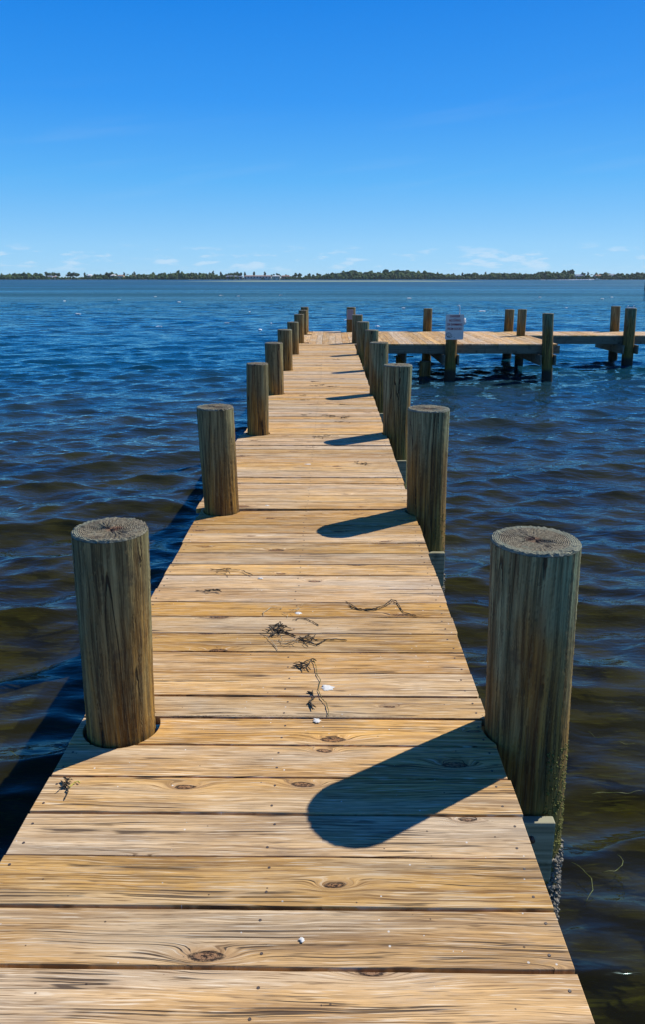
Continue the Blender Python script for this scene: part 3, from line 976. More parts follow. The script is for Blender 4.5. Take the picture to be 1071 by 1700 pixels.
def rounded(wd, ht, rad, seg=5):
    pts = []
    for cx, cy, a0 in ((wd / 2 - rad, rad, -PI / 2), (wd / 2 - rad, ht - rad, 0), (-wd / 2 + rad, ht - rad, PI / 2), (-wd / 2 + rad, rad, PI)):
        for k in range(seg + 1):
            a = a0 + PI / 2 * k / seg
            pts.append((cx + rad * math.cos(a), cy + rad * math.sin(a)))
    return pts


def upright_plate(name, pts, th, mat, parent, y=0.0):
    n = len(pts)
    V = [(a, y, b) for a, b in pts] + [(a, y + th, b) for a, b in pts]
    F = [tuple(range(n)), tuple(range(n, 2 * n))[::-1]] + [((i + 1) % n, i, n + i, n + (i + 1) % n) for i in range(n)]
    return link(name, mesh(name, V, F), mat, parent)


upright_plate('panel', rounded(0.475, 0.645, 0.03), 0.006, M_signf, sign)


def lettering(body, width, zc_, size, mat, parent, x=0.0):
    cu = bpy.data.curves.new('lettering', 'FONT')
    cu.body = body
    cu.size = size
    cu.align_x = 'CENTER'
    cu.align_y = 'CENTER'
    cu.extrude = 0.0008
    cu.offset = 0.0022
    to = bpy.data.objects.new('lettering_source', cu)
    COL.objects.link(to)
    bpy.context.view_layer.update()
    me = bpy.data.meshes.new_from_object(to.evaluated_get(bpy.context.evaluated_depsgraph_get()))
    bpy.data.objects.remove(to)
    xs_ = [v.co.x for v in me.vertices]
    k_ = width / (max(xs_) - min(xs_))
    for v in me.vertices:
        v.co = Vector((v.co.x * k_, -v.co.z - 0.0022, v.co.y))
    me.materials.clear()
    o = link('lettering', me, mat, parent, (x, 0, zc_))
    return o


lettering('DANGER', 0.26, 0.600, 0.085, M_red, sign)
lettering('NO DIVING', 0.30, 0.490, 0.085, M_red, sign)
lettering('OR SWIMMING', 0.40, 0.385, 0.085, M_red, sign)
lettering('FROM DOCKS', 0.37, 0.275, 0.085, M_red, sign)
# small round emblem with two short text lines, low on the left
ring = []
for k in range(29):
    a = 0.6 + 5.2 * k / 28
    ring.append((-0.15 + 0.055 * math.cos(a) * (1 + 0.12 * math.sin(3 * a)), -0.002, 0.125 + 0.050 * math.sin(a)))
link('emblem', tube_mesh('emblem', [(ring, 0.006), ([(-0.19, -0.002, 0.075), (-0.12, -0.002, 0.052), (-0.05, -0.002, 0.085)], 0.007),
                                     ([(-0.11, -0.002, 0.135), (-0.05, -0.002, 0.130)], 0.004), ([(-0.11, -0.002, 0.112), (-0.06, -0.002, 0.108)], 0.004),
                                     ([(-0.17, -0.002, 0.15), (-0.14, -0.002, 0.10)], 0.005)], 4), M_black, sign)
link('bolt', tube_mesh('bolt', [([(0, -0.006, 0.545), (0, 0.06, 0.545)], 0.011)], 8), M_black, sign)
link('bolt', tube_mesh('bolt', [([(0, -0.006, 0.05), (0, 0.06, 0.05)], 0.009)], 8), M_black, sign)

pipe = [(3.365, 20.16, 0.70), (3.365, 20.16, 0.97), (3.358, 20.16, 1.005), (3.340, 20.16, 1.022), (3.318, 20.16, 1.020), (3.305, 20.16, 1.0)]
o = link('hooked_pipe', tube_mesh('hooked_pipe', [([(a - 3.365, 0, c - 0.7) for a, b, c in pipe], 0.012)], 8), M_white, None, (3.365, 20.06, 0.70))
tag(o, 'thin white hooked pipe standing up behind the warning sign', 'pipe')
# crumpled rag tied beside the sign
bm = bmesh.new()
bmesh.ops.create_icosphere(bm, subdivisions=3, radius=1.0)
rr_ = random.Random(3)
for v in bm.verts:
    n_ = 1 + 0.35 * math.sin(v.co.x * 7 + v.co.z * 5) * math.sin(v.co.y * 6 + 1) + rr_.uniform(-0.08, 0.08)
    v.co = Vector((v.co.x * 0.035 * n_, v.co.y * 0.035 * n_, v.co.z * 0.075 * n_ * (1 + 0.3 * v.co.z)))
o = finish('white_rag', bm, M_white, None, (3.505, 20.09, 0.60), True)
tag(o, 'small crumpled white rag hanging at the right of the warning sign', 'rag')

nb = empty('blank_board', (0.640, 24.985, 0.42))
tag(nb, 'small blank grey board with pale frame on the far end piling', 'sign')
upright_plate('panel', rounded(0.19, 0.29, 0.01), 0.01, plain('grey_board', (0.22, 0.21, 0.24), 0.6, 0.1), nb)
bm = bmesh.new()
for a in ((-0.10, 0.10, -0.004, 0.012, -0.012, 0.0), (-0.10, 0.10, -0.004, 0.012, 0.29, 0.302), (-0.10, -0.088, -0.004, 0.012, 0.0, 0.29), (0.088, 0.10, -0.004, 0.012, 0.0, 0.29)):
    box_bm(bm, *a)
finish('frame', bm, plain('pale_frame', (0.42, 0.40, 0.38), 0.6, 0.1), nb)

# white cleat on the leaning piling
cl = empty('mooring_cleat', (9.105, 23.40, 0.829))
tag(cl, 'small white metal cleat on top of the stout piling at right', 'cleat')
bm = bmesh.new(); box_bm(bm, -0.12, 0.12, -0.03, 0.03, 0, 0.022, 0.004)
finish('base', bm, M_white, cl)
for xx in (-0.105, 0.07):
    link('horn', tube_mesh('horn', [([(xx, 0, 0.02), (xx, 0, 0.06), (xx + 0.02, 0, 0.075)], [0.012, 0.011, 0.014])], 7), M_white, cl)


# ------------------------------------------------------------------ seaweed and droppings on the boards
def jitter_path(pts, r_, z0=0.004, sub=4, amp=0.0016, seed=0):
    rr = random.Random(seed)
    out = []
    for i in range(len(pts) - 1):
        a, b = pts[i], pts[i + 1]
        for k in range(sub):
            f = k / sub
            out.append((a[0] + (b[0] - a[0]) * f + rr.uniform(-amp, amp) * (1 if k else 0), a[1] + (b[1] - a[1]) * f + rr.uniform(-amp, amp) * (1 if k else 0),
                        z0 + abs(rr.gauss(0, amp * 0.9))))
    out.append((pts[-1][0], pts[-1][1], z0))
    rad = [r_ * 0.68 * rr.uniform(0.6, 1.35) for _ in out]
    rad[0] *= 0.5; rad[-1] *= 0.4
    return out, rad


def weed(name_label, strands, mat=None, seed=0, clump=None, extra_mat=None):
    """strands: list of (points, radius)"""
    allp = []
    for i, (pts, r_) in enumerate(strands):
        allp.append(jitter_path(pts, r_, seed=seed + i))
    rr = random.Random(seed)
    if clump:
        for (cx, cy, sx, sy, n, r_, L_) in clump:
            for k in range(n):
                x0, y0 = cx + rr.gauss(0, sx), cy + rr.gauss(0, sy)
                a = rr.gauss(-0.3, 0.7)
                pts = [(x0, y0)]
                for q in range(4):
                    a += rr.gauss(0, 0.5)
                    st = L_ / 4 * rr.uniform(0.6, 1.3)
                    pts.append((pts[-1][0] + st * math.cos(a), pts[-1][1] + st * math.sin(a)))
                p_, rd = jitter_path(pts, r_ * rr.uniform(0.5, 1.2), 0.003 + rr.random() * 0.012, 2, 0.002, seed + 50 + k)
                allp.append((p_, rd))
    c = allp[0][0][0]
    allp = [([(p[0] - c[0], p[1] - c[1], p[2]) for p in pp], rd) for pp, rd in allp]
    o = link('dried_seaweed', tube_mesh('dried_seaweed', allp, 5), mat or M_weed, None, (c[0], c[1], 0.001))
    tag(o, name_label, 'seaweed')
    return o


weed('dark wavy strand of dried seaweed on planks, right of the main clump',
     [([(0.084, 3.806), (0.121, 3.748), (0.149, 3.706), (0.195, 3.692), (0.247, 3.712), (0.301, 3.758), (0.34, 3.826), (0.365, 3.809), (0.379, 3.718), (0.391, 3.664), (0.429, 3.634), (0.456, 3.626)], 0.0033),
      ([(0.10, 3.74), (0.15, 3.70), (0.21, 3.685), (0.26, 3.70)], 0.004), ([(0.19, 3.70), (0.245, 3.70)], 0.007), ([(0.26, 3.70), (0.31, 3.75), (0.345, 3.80), (0.37, 3.77), (0.385, 3.70)], 0.0025)], seed=1)
weed('thin curved dry seaweed strand lying above the main clump', [([(-0.2, 3.56), (-0.164, 3.583), (-0.122, 3.573), (-0.089, 3.54), (-0.06, 3.5)], 0.0032)], seed=9)
weed('tangled dark seaweed clump, largest on the planks at mid walkway', [([(-0.312, 3.491), (-0.269, 3.439), (-0.22, 3.421), (-0.173, 3.384)], 0.006),
     ([(-0.30, 3.50), (-0.25, 3.50), (-0.22, 3.49)], 0.005), ([(-0.30, 3.38), (-0.27, 3.43), (-0.24, 3.44)], 0.0045)], seed=20,
     clump=[(-0.285, 3.45, 0.024, 0.030, 17, 0.0045, 0.07)])
weed('flat branching dark seaweed strand right of the tangled clump', [([(-0.154, 3.379), (-0.122, 3.321), (-0.068, 3.293), (-0.015, 3.349), (0.032, 3.349), (0.086, 3.342)], 0.0042),
     ([(-0.154, 3.37), (-0.10, 3.345), (-0.05, 3.35), (0.02, 3.345)], 0.0035), ([(-0.08, 3.30), (-0.05, 3.285)], 0.003)], seed=30,
     clump=[(-0.14, 3.34, 0.018, 0.016, 10, 0.0035, 0.08)])
weed('leafy dark seaweed scrap with raised tip, near mid deck', [([(-0.174, 3.088), (-0.144, 3.098), (-0.116, 3.127), (-0.084, 3.157), (-0.065, 3.134)], 0.004),
     ([(-0.17, 3.085), (-0.13, 3.085), (-0.10, 3.10), (-0.085, 3.15)], 0.0045), ([(-0.11, 3.12), (-0.10, 3.07), (-0.09, 3.05)], 0.0035)], seed=40,
     clump=[(-0.15, 3.09, 0.012, 0.008, 6, 0.0035, 0.05)])
weed('long thin yellowish seaweed stem crossing plank seams', [([(-0.084, 3.157), (-0.066, 3.083), (-0.061, 3.013), (-0.044, 2.959), (-0.054, 2.88), (-0.039, 2.818), (-0.014, 2.781), (-0.003, 2.717), (-0.006, 2.679)], 0.0026)],
     mat=plain('olive_seaweed', (0.12, 0.11, 0.035), 0.8, 0.4, 40.0), seed=60)
weed('small dark leafy seaweed curl left of the long thin stem', [([(-0.101, 2.868), (-0.077, 2.855), (-0.069, 2.818), (-0.085, 2.793), (-0.074, 2.728)], 0.0055),
     ([(-0.08, 2.85), (-0.075, 2.88)], 0.004), ([(-0.085, 2.80), (-0.093, 2.775)], 0.005), ([(-0.08, 2.77), (-0.06, 2.745)], 0.004)], seed=70)
weed('pale wispy dried seaweed at left of the tangled clump', [([(-0.31, 3.362), (-0.278, 3.304), (-0.251, 3.233)], 0.0028), ([(-0.30, 3.35), (-0.33, 3.40)], 0.002)],
     mat=M_twig, seed=80, clump=[(-0.23, 3.31, 0.03, 0.02, 9, 0.0018, 0.06)])
weed('pale seaweed wisps on plank behind the tangled clump', [([(-0.36, 3.64), (-0.32, 3.72), (-0.26, 3.70)], 0.0022), ([(-0.36, 3.66), (-0.35, 3.61)], 0.002)], mat=M_twig, seed=85,
     clump=[(-0.2, 3.67, 0.05, 0.02, 6, 0.0016, 0.07)])
weed('small dark seaweed tuft near the left edge by the nearest left piling', [([(-0.952, 2.266), (-0.932, 2.248), (-0.914, 2.236), (-0.906, 2.201), (-0.904, 2.168)], 0.0035)], seed=90,
     clump=[(-0.935, 2.255, 0.008, 0.012, 12, 0.0028, 0.035)])
o = weed('short yellow seaweed blade near the nearest left piling', [([(-0.912, 2.23), (-0.901, 2.255), (-0.890, 2.263), (-0.880, 2.255)], 0.0028)], mat=M_weedy, seed=95)
for i, (x, y, n) in enumerate([(-0.446, 11.26, 3), (-0.297, 12.30, 4), (-0.149, 12.37, 3), (-0.03, 12.23, 5), (-0.168, 8.205, 8), (-0.078, 9.569, 4), (0.03, 9.46, 9), (0.20, 9.42, 6),
                               (-0.309, 12.82, 3), (-0.685, 4.251, 5), (-0.72, 3.93, 3), (0.11, 9.10, 3), (-0.27, 15.3, 3), (0.16, 10.4, 3), (-0.35, 9.62, 2), (0.30, 6.95, 4), (-0.42, 10.8, 4), (0.1, 16.4, 3)]):
    lab = ['small dark seaweed scrap %s' % q for q in (
        'at the fourth left piling foot', 'in mid walkway near the fourth pilings', 'beside the long bits near the fourth pilings', 'in a small cluster near the fourth pilings',
        'just beyond the second pilings, in mid walkway', 'left of the branching weed near the third pilings', 'branching widest, near the third pilings',
        'right of the branching weed near the third pilings', 'beyond the cluster near the fourth pilings', 'near the left edge behind the nearest left piling',
        'close to the nearest left piling, on a seam', 'before the branching weed near the third pilings', 'between the fourth and fifth pilings',
        'at right of centre beyond the third pilings', 'at left of centre near the third pilings', 'at right of centre past the second pilings',
        'at left of centre before the fourth pilings', 'in mid walkway beyond the fifth pilings')][i]
    weed(lab, [([(x - 0.05, y + 0.01), (x, y), (x + 0.04, y + 0.015)], 0.0035)], seed=200 + i * 7, clump=[(x, y, 0.05 * math.sqrt(n) * 0.5, 0.03, n, 0.0035, 0.10)])


def splat(x, y, rx, ry, label, seed, streak=0.0):
    rr = random.Random(seed)
    n = 22
    pts = []
    for k in range(n):
        a = 2 * PI * k / n
        f = rr.uniform(0.35, 1.25) + (streak * max(0, math.cos(a)) ** 4)
        pts.append((rx * f * math.cos(a), ry * rr.uniform(0.75, 1.1) * math.sin(a)))
    V = [(a, b, 0.0) for a, b in pts] + [(a * 0.8, b * 0.8, 0.0012) for a, b in pts] + [(0, 0, 0.0016)]
    F = [(k, (k + 1) % n, n + (k + 1) % n, n + k) for k in range(n)] + [(n + k, n + (k + 1) % n, 2 * n) for k in range(n)]
    o = link('bird_dropping', mesh('bird_dropping', V, F, True), M_drop, None, (x, y, 0.0018))
    tag(o, label, 'bird dropping')


splat(-0.018, 2.905, 0.022, 0.028, 'largest white bird dropping, smeared beside the long seaweed stem', 1, 1.2)
splat(-0.056, 2.655, 0.017, 0.016, 'round white bird dropping in front of the long seaweed stem', 2)
splat(-0.170, 3.655, 0.020, 0.016, 'white bird dropping behind the tangled seaweed clump', 3)
splat(-0.415, 4.13, 0.018, 0.010, 'small white bird dropping at left of centre, beyond the seaweed', 4)
splat(-0.225, 6.95, 0.035, 0.018, 'white bird dropping between second and third pilings, left of centre', 5)
splat(-0.50, 5.60, 0.018, 0.012, 'tiny white bird dropping by the second left piling', 6)
splat(-0.075, 1.62, 0.008, 0.010, 'tiny white fleck of dropping on the nearest full plank', 7)


# ------------------------------------------------------------------ seagrass blades adrift right of the walkway
def blade(pts, wd, label, z=WATER_Z + 0.035, mat=None):
    P = []
    for i in range(len(pts) - 1):
        for k in range(4):
            f = k / 4
            P.append((pts[i][0] + (pts[i + 1][0] - pts[i][0]) * f, pts[i][1] + (pts[i + 1][1] - pts[i][1]) * f))
    P.append(pts[-1])
    c = P[0]
    q = [((a - c[0], b - c[1], 0.004 * math.sin(i)), wd * 0.62 * (0.35 + 0.65 * math.sin(PI * (i + 0.6) / (len(P) + 0.2)))) for i, (a, b) in enumerate(P)]
    me = tube_mesh('seagrass_blade', [([a for a, _ in q], [b for _, b in q])], 4)
    o = link('seagrass_blade', me, mat or M_blade, None, (c[0], c[1], z))
    tag(o, label, 'seagrass')


blade([(1.36, 3.36), (1.44, 3.385), (1.52, 3.375), (1.58, 3.38), (1.65, 3.40)], 0.0028, 'straight yellow seagrass blade afloat right of the nearest right piling')
blade([(1.35, 2.94), (1.363, 2.905), (1.345, 2.87), (1.30, 2.84), (1.24, 2.83)], 0.003, 'hooked bright green seagrass blade afloat at lower right')
blade([(1.12, 2.89), (1.16, 2.85), (1.178, 2.79), (1.165, 2.73), (1.11, 2.66)], 0.003, 'curved dark seagrass blade afloat nearest the right beam end')
blade([(1.54, 3.93), (1.56, 3.88), (1.6, 3.86)], 0.002, 'short faint seagrass blade afloat, farthest from the walkway')
blade([(1.68, 3.83), (1.71, 3.81), (1.77, 3.81)], 0.0022, 'short green seagrass blade afloat near the right edge of view')
blade([(-1.83, 3.70), (-1.79, 3.675), (-1.75, 3.64)], 0.0025, 'short yellow seagrass blade afloat left of the walkway')

# ------------------------------------------------------------------ far shore
M_leaf = plain('far_foliage', (0.050, 0.085, 0.036), 0.9, 0.55, 0.35, 0.1)
M_leafd = plain('far_dark_foliage', (0.036, 0.062, 0.032), 0.9, 0.45, 0.35, 0.1)
M_mang = plain('mangrove_foliage', (0.055, 0.095, 0.030), 0.9, 0.45, 0.25, 0.1)
M_trunk = plain('far_trunk', (0.12, 0.09, 0.06), 0.9)
M_sand = plain('shore_mud', (0.05, 0.055, 0.03), 0.9, 0.2, 0.2)
SHD = 1100.0


def farx(px, D=SHD):
    return (px - 550) / 1244.0 * (D * 0.965)


V, F = [], []
nxs = 121
for i in range(nxs):
    x = -1500 + 3000 * i / (nxs - 1)
    e = 12 * math.sin(i * 0.7) + 8 * math.sin(i * 1.9)
    for y, z in ((SHD + e, WATER_Z - 1), (SHD + 8 + e, WATER_Z + 0.6), (SHD + 60, 0.3), (SHD + 400, 1.5), (SHD + 1200, 1.5)):
        V.append((x, y, z))
for i in range(nxs - 1):
    for k in range(4):
        F.append((i * 5 + k, (i + 1) * 5 + k, (i + 1) * 5 + k + 1, i * 5 + k + 1))
tag(link('far_shore', mesh('far_shore', V, F, True), M_sand), kind='structure')


def blob_np(rr, c, r, squash=0.8, sub=None):
    """lumpy low-poly leaf clump; returns verts, faces"""
    v = ICO_V * (1 + rr.normal(size=(len(ICO_V), 1)) * 0.22)
    v = v * np.array([r * rr.uniform(0.8, 1.2), r * rr.uniform(0.8, 1.2), r * squash * rr.uniform(0.8, 1.2)]) + np.array(c)
    return v, ICO_F


bm = bmesh.new()
bmesh.ops.create_icosphere(bm, subdivisions=2, radius=1.0)
ICO_V = np.array([v.co[:] for v in bm.verts])
ICO_F = np.array([[v.index for v in f.verts] for f in bm.faces])
bm.free()


def join_np(name, parts, mat):
    vs, fs, b = [], [], 0
    for v, f in parts:
        vs.append(v)
        fs.append(f + b)
        b += len(v)
    v = np.concatenate(vs)
    f = np.concatenate(fs)
    return mesh(name, v.tolist(), f.tolist(), False, mat)


def leaf_tris(rr, c, r, n, size):
    d_ = rr.normal(size=(n, 3))
    d_ /= np.linalg.norm(d_, axis=1)[:, None]
    p = np.array(c) + d_ * np.array(r) * rr.uniform(0.85, 1.15, size=(n, 1))
    t = rr.normal(size=(n, 3, 3)) * size
    v = (p[:, None, :] + t).reshape(-1, 3)
    return v, np.arange(n * 3).reshape(n, 3)


rr = np.random.default_rng(3)
parts = []
for x in np.arange(-760, 900, 3.2):
    # mangroves form an unbroken belt, lower in front of the houses
    px = 550 + x / (SHD * 0.965) * 1244
    low = 0.45 if (395 < px < 470) else (0.7 if (68 < px < 100 or 180 < px < 210 or 955 < px < 1000) else 1.0)
    env = (6.0 + 1.5 * math.sin(x * 0.021) + 1.0 * math.sin(x * 0.057 + 1) + (2.0 if px > 560 and px < 930 else 0)) * low
    for row, yy_ in enumerate((3, 14, 28)):
        if row == 2 and low < 0.5: continue
        h = env * (0.55, 0.8, 1.05)[row] * rr.uniform(0.75, 1.2)
        c = (x + rr.normal() * 1.5, SHD + yy_ + rr.normal() * 3 + 12 * math.sin((x + 1500) / 25 * 0.7), WATER_Z + h * 0.55)
        r_ = h * 0.55
        parts.append(blob_np(rr, c, r_, 1.0))
        parts.append(leaf_tris(rr, c, (r_ * 1.05, r_ * 1.05, r_), 16, 0.5))
o = link('mangrove_belt', join_np('mangrove_belt', parts, M_mang))
tag(o, 'unbroken belt of green mangroves along the far shore', 'mangroves', None, 'stuff')


def crown_mesh(kind, seed):
    rr = np.random.default_rng(seed)
    ps = []
    if kind == 'round':
        for k in range(9):
            a = rr.random() * 2 * PI
            q = rr.random() ** 0.5 * 3.2
            c = (q * math.cos(a), q * math.sin(a), 6.6 + rr.uniform(-1.6, 2.2))
            ps.append(blob_np(rr, c, rr.uniform(1.3, 2.1)))
            ps.append(leaf_tris(rr, c, (2.0, 2.0, 1.6), 40, 0.33))
    elif kind == 'tall':
        for k in range(10):
            z = 3.0 + k * 0.95
            q = 1.7 * math.sin(PI * (k + 1.5) / 12)
            c = (rr.normal() * 0.35, rr.normal() * 0.35, z)
            ps.append(blob_np(rr, c, q, 0.9))
            ps.append(leaf_tris(rr, c, (q * 1.15, q * 1.15, 1.0), 24, 0.3))
    else:  # palm
        for k in range(14):
            a = 2 * PI * k / 14 + rr.random() * 0.3
            el = rr.uniform(-0.1, 0.8)
            pts = []
            for s_ in np.linspace(0, 2.6, 6):
                pts.append((s_ * math.cos(a) * math.cos(el), s_ * math.sin(a) * math.cos(el), 9.2 + s_ * math.sin(el) - 0.22 * s_ * s_))
            v, f = [], []
            for i, p in enumerate(pts):
                wv = 0.42 * math.sin(PI * (i + 0.7) / 6.5)
                nx_, ny_ = -math.sin(a), math.cos(a)
                v += [(p[0] + nx_ * wv, p[1] + ny_ * wv, p[2] - 0.25), (p[0], p[1], p[2]), (p[0] - nx_ * wv, p[1] - ny_ * wv, p[2] - 0.25)]
            for i in range(5):
                for j in (0, 1):
                    q0 = i * 3 + j
                    f += [(q0, q0 + 1, q0 + 4), (q0, q0 + 4, q0 + 3)]
            ps.append((np.array(v), np.array(f)))
    return join_np('crown', ps, None)


def trunk_mesh(h, r0, seed):
    rr = random.Random(seed)
    pts = [(rr.gauss(0, 0.12) * i, rr.gauss(0, 0.12) * i, h * i / 4) for i in range(5)]
    limb = [([pts[3], (pts[3][0] + 1.2, pts[3][1] + 0.5, h * 1.05)], [r0 * 0.5, r0 * 0.2]), ([pts[2], (pts[2][0] - 1.3, pts[2][1], h * 0.9)], [r0 * 0.5, r0 * 0.2])]
    if h > 8: limb = []
    return tube_mesh('trunk', [(pts, [r0, r0 * 0.85, r0 * 0.7, r0 * 0.55, r0 * 0.4])] + limb, 6)


TK = {'round': ('shade_tree', [crown_mesh('round', 1), crown_mesh('round', 2), crown_mesh('round', 3)], trunk_mesh(6.0, 0.3, 1)),
      'tall': ('pine_tree', [crown_mesh('tall', 4), crown_mesh('tall', 5)], trunk_mesh(7.0, 0.22, 2)),
      'palm': ('palm_tree', [crown_mesh('palm', 6)], trunk_mesh(9.2, 0.16, 3))}
for k in TK:
    for m_ in TK[k][1]: m_.materials.append(M_leafd if k == 'tall' else M_leaf)
    TK[k][2].materials.append(M_trunk)
LB = {'round': 'rounded dark green tree rising above the far shore mangroves',
      'tall': 'slim pointed dark tree rising above the far shore mangroves',
      'palm': 'small palm rising above the far shore mangroves'}
GRP = {'round': 'rounded trees on the far shore', 'tall': 'pointed trees on the far shore', 'palm': 'palms on the far shore'}
trees = [(8, 'round', .75), (20, 'round', .8), (33, 'round', .75), (48, 'round', .85), (62, 'round', .8), (78, 'round', 1.0), (87, 'round', 1.1), (95, 'round', .95), (112, 'round', 1.0), (119, 'round', 1.05), (126, 'round', 1.0),
         (139, 'tall', .8), (143, 'palm', .9), (156, 'round', .8), (165, 'round', .8), (177, 'round', .95), (184, 'round', .95), (191, 'round', .9), (205, 'tall', .8), (211, 'palm', 1.0), (222, 'tall', .9),
         (228, 'round', .8), (238, 'round', .75), (252, 'round', .95), (262, 'round', .75), (275, 'round', .7), (290, 'tall', .8), (305, 'round', .7), (318, 'tall', .75), (330, 'round', .7), (347, 'tall', .8), (353, 'tall', .95), (366, 'tall', .9),
         (377, 'round', .85), (384, 'round', 1.0), (391, 'round', 1.05), (398, 'round', .95), (406, 'tall', .9), (421, 'tall', .95), (439, 'tall', .9), (452, 'round', .8), (461, 'round', .85), (476, 'round', .75), (489, 'round', .85),
         (497, 'round', .9), (512, 'round', .85), (527, 'round', .8), (545, 'round', .85), (562, 'round', .8), (581, 'round', .9), (598, 'round', .9), (612, 'round', 1.0), (620, 'round', 1.05), (629, 'round', .95), (646, 'round', .9), (664, 'round', .85),
         (683, 'round', .9), (702, 'round', .85), (721, 'tall', .75), (735, 'round', .85), (752, 'round', .8), (768, 'tall', .8), (776, 'round', .9), (792, 'palm', .9), (806, 'tall', .85), (815, 'round', .8), (829, 'tall', .8), (843, 'round', .9),
         (856, 'round', .85), (871, 'round', .9), (888, 'round', .85), (902, 'round', 1.0), (910, 'round', 1.05), (918, 'tall', .9), (925, 'round', .95), (937, 'round', .9), (967, 'round', .9), (975, 'tall', .85),
         (981, 'palm', .9), (998, 'round', .85), (1003, 'palm', 1.0), (1010, 'palm', 1.0), (1014, 'palm', .95), (1026, 'palm', 1.05), (1033, 'round', .7), (1046, 'round', .7), (1060, 'round', .65)]
special = {947: 'tallest single round tree, right of centre on the far shore'}


def far_tree(px, kind, s_, label, group):
    nm, crowns, trunk = TK[kind]
    D = SHD + random.uniform(25, 55)
    o = empty(nm, (farx(px, D), D, -0.4 - (1.6 if kind == 'palm' else 0)))
    o.scale = (s_ * random.uniform(0.95, 1.15), s_, s_ * random.uniform(0.95, 1.08))
    o.rotation_euler = (0, 0, random.uniform(0, 6.28))
    tag(o, label, 'tree', group)
    link('trunk', trunk, None, o)
    link('crown', random.choice(crowns), None, o)


LAND = [(78, 'the low grey boat shed house'), (146, 'the white roofed house'), (198, 'the brown roofed cream house'), (243, 'the low pale house'),
        (330, 'the second left piling'), (388, 'the long low blue building'), (427, 'the longest grey building'), (457, 'the bright cream block'), (505, 'the farthest left piling'),
        (584, 'the farthest right piling'), (712, 'the piling left of the sign'), (755, 'the warning sign'), (847, 'the reddish platform piling'), (909, 'the tall corner piling'),
        (947, 'the tallest round tree'), (993, 'the motorboat'), (1014, 'the wide grey roofed house'), (1047, 'the stout piling with cleat')]
ORD = ['first', 'second', 'third', 'fourth', 'fifth', 'sixth', 'seventh', 'eighth', 'ninth', 'tenth']
KN = {'round': 'rounded far tree', 'tall': 'slim pointed far tree', 'palm': 'small far palm'}
seen = {}
for px, kind, s_ in sorted(trees, key=lambda q: min(abs(q[0] - l_[0]) for l_ in LAND)):
    lx, ln_ = min(LAND, key=lambda l_: abs(l_[0] - px))
    side_ = 'left' if px < lx else 'right'
    k_ = seen.get((kind, lx, side_), 0)
    seen[(kind, lx, side_)] = k_ + 1
    lab = '%s, %s to the %s of %s' % (KN[kind], ORD[k_], side_, ln_)
    far_tree(px, kind, s_ * 0.95, lab, GRP[kind])
far_tree(947, 'round', 1.42, special[947], None)

# waterfront houses
M_wall = plain('pale_house_wall', (0.55, 0.55, 0.52), 0.8, 0.08, 0.5)
M_cream = plain('cream_house_wall', (0.72, 0.62, 0.45), 0.8, 0.06, 0.5)
M_blue = plain('blue_grey_roof', (0.18, 0.23, 0.30), 0.7, 0.15, 0.5)
M_tile = plain('brown_roof', (0.30, 0.18, 0.13), 0.8, 0.2, 0.5)
M_glass = plain('house_glass', (0.03, 0.04, 0.05), 0.2, 0.1, 0.5, 0.5)


def house(px0, px1, wall_h, roof_h, wm, rm, label, base=0.3, D=SHD + 18, nwin=4):
    x0, x1 = farx(px0, D), farx(px1, D)
    cx, w_ = (x0 + x1) / 2, (x1 - x0)
    dp_ = 9.0
    o = empty('waterfront_house', (cx, D, base))
    tag(o, label, 'house', 'houses on the far shore')
    box('wall', -w_ / 2, w_ / 2, 0, dp_, -1.2, wall_h, wm, o, 0)
    e = 0.5
    V = [(-w_ / 2 - e, -e, wall_h + .01), (w_ / 2 + e, -e, wall_h + .01), (w_ / 2 + e, dp_ + e, wall_h + .01), (-w_ / 2 - e, dp_ + e, wall_h + .01),
         (-w_ / 2 + 1.5, dp_ / 2, wall_h + roof_h), (w_ / 2 - 1.5, dp_ / 2, wall_h + roof_h)]
    link('roof', mesh('roof', V, [(3, 2, 1, 0), (0, 1, 5, 4), (2, 3, 4, 5), (1, 2, 5), (3, 0, 4)]), rm, o)
    for k in range(nwin):
        xx = -w_ / 2 + w_ * (k + 0.5) / nwin
        box('window', xx - w_ / nwin * 0.28, xx + w_ / nwin * 0.28, -0.06, 0.05, wall_h * 0.3, wall_h * 0.8, M_glass, o, 0)


house(71, 84, 2.6, 1.7, M_wall, M_blue, 'low grey house with boat shed at the far left shore', nwin=3)
house(86, 91, 2.4, 1.5, M_cream, M_tile, 'small cream house right of the low grey house', nwin=2)
house(143, 149, 4.6, 1.6, M_wall, M_white, 'small white roofed house among trees at left shore', nwin=2, D=SHD + 26)
house(182, 189, 4.4, 1.7, M_wall, M_white, 'pale roofed house right of the white roofed house', nwin=2, D=SHD + 24)
house(193, 203, 3.8, 1.6, M_cream, M_tile, 'brown roofed cream house at left of the shore', nwin=3, D=SHD + 22)
house(216, 222, 3.2, 1.5, M_cream, M_tile, 'tiny brown roofed house right of the brown roofed cream house', nwin=2, D=SHD + 22)
house(238, 248, 3.0, 1.3, M_wall, M_blue, 'low pale house between trees left of centre', nwin=3, D=SHD + 22)
house(374, 401, 3.0, 1.4, M_blue, M_blue, 'long low blue building left of the white post', nwin=6)
house(404, 449, 3.4, 1.3, M_wall, M_tile, 'longest low blue grey building with reddish roof', nwin=9)
house(450.5, 464, 3.6, 0.9, M_cream, M_white, 'bright cream block at the end of the longest building', nwin=4, D=SHD + 14)
house(466, 480, 3.4, 1.2, M_tile, M_tile, 'low brown building right of the bright cream block', nwin=3, D=SHD + 20)
house(955, 970, 4.2, 2.0, M_wall, M_blue, 'blue roofed house at right of the tallest round tree', nwin=3, D=SHD + 24)
house(988, 998, 4.0, 1.6, M_wall, M_tile, 'house behind the speeding boat', nwin=3, D=SHD + 24)
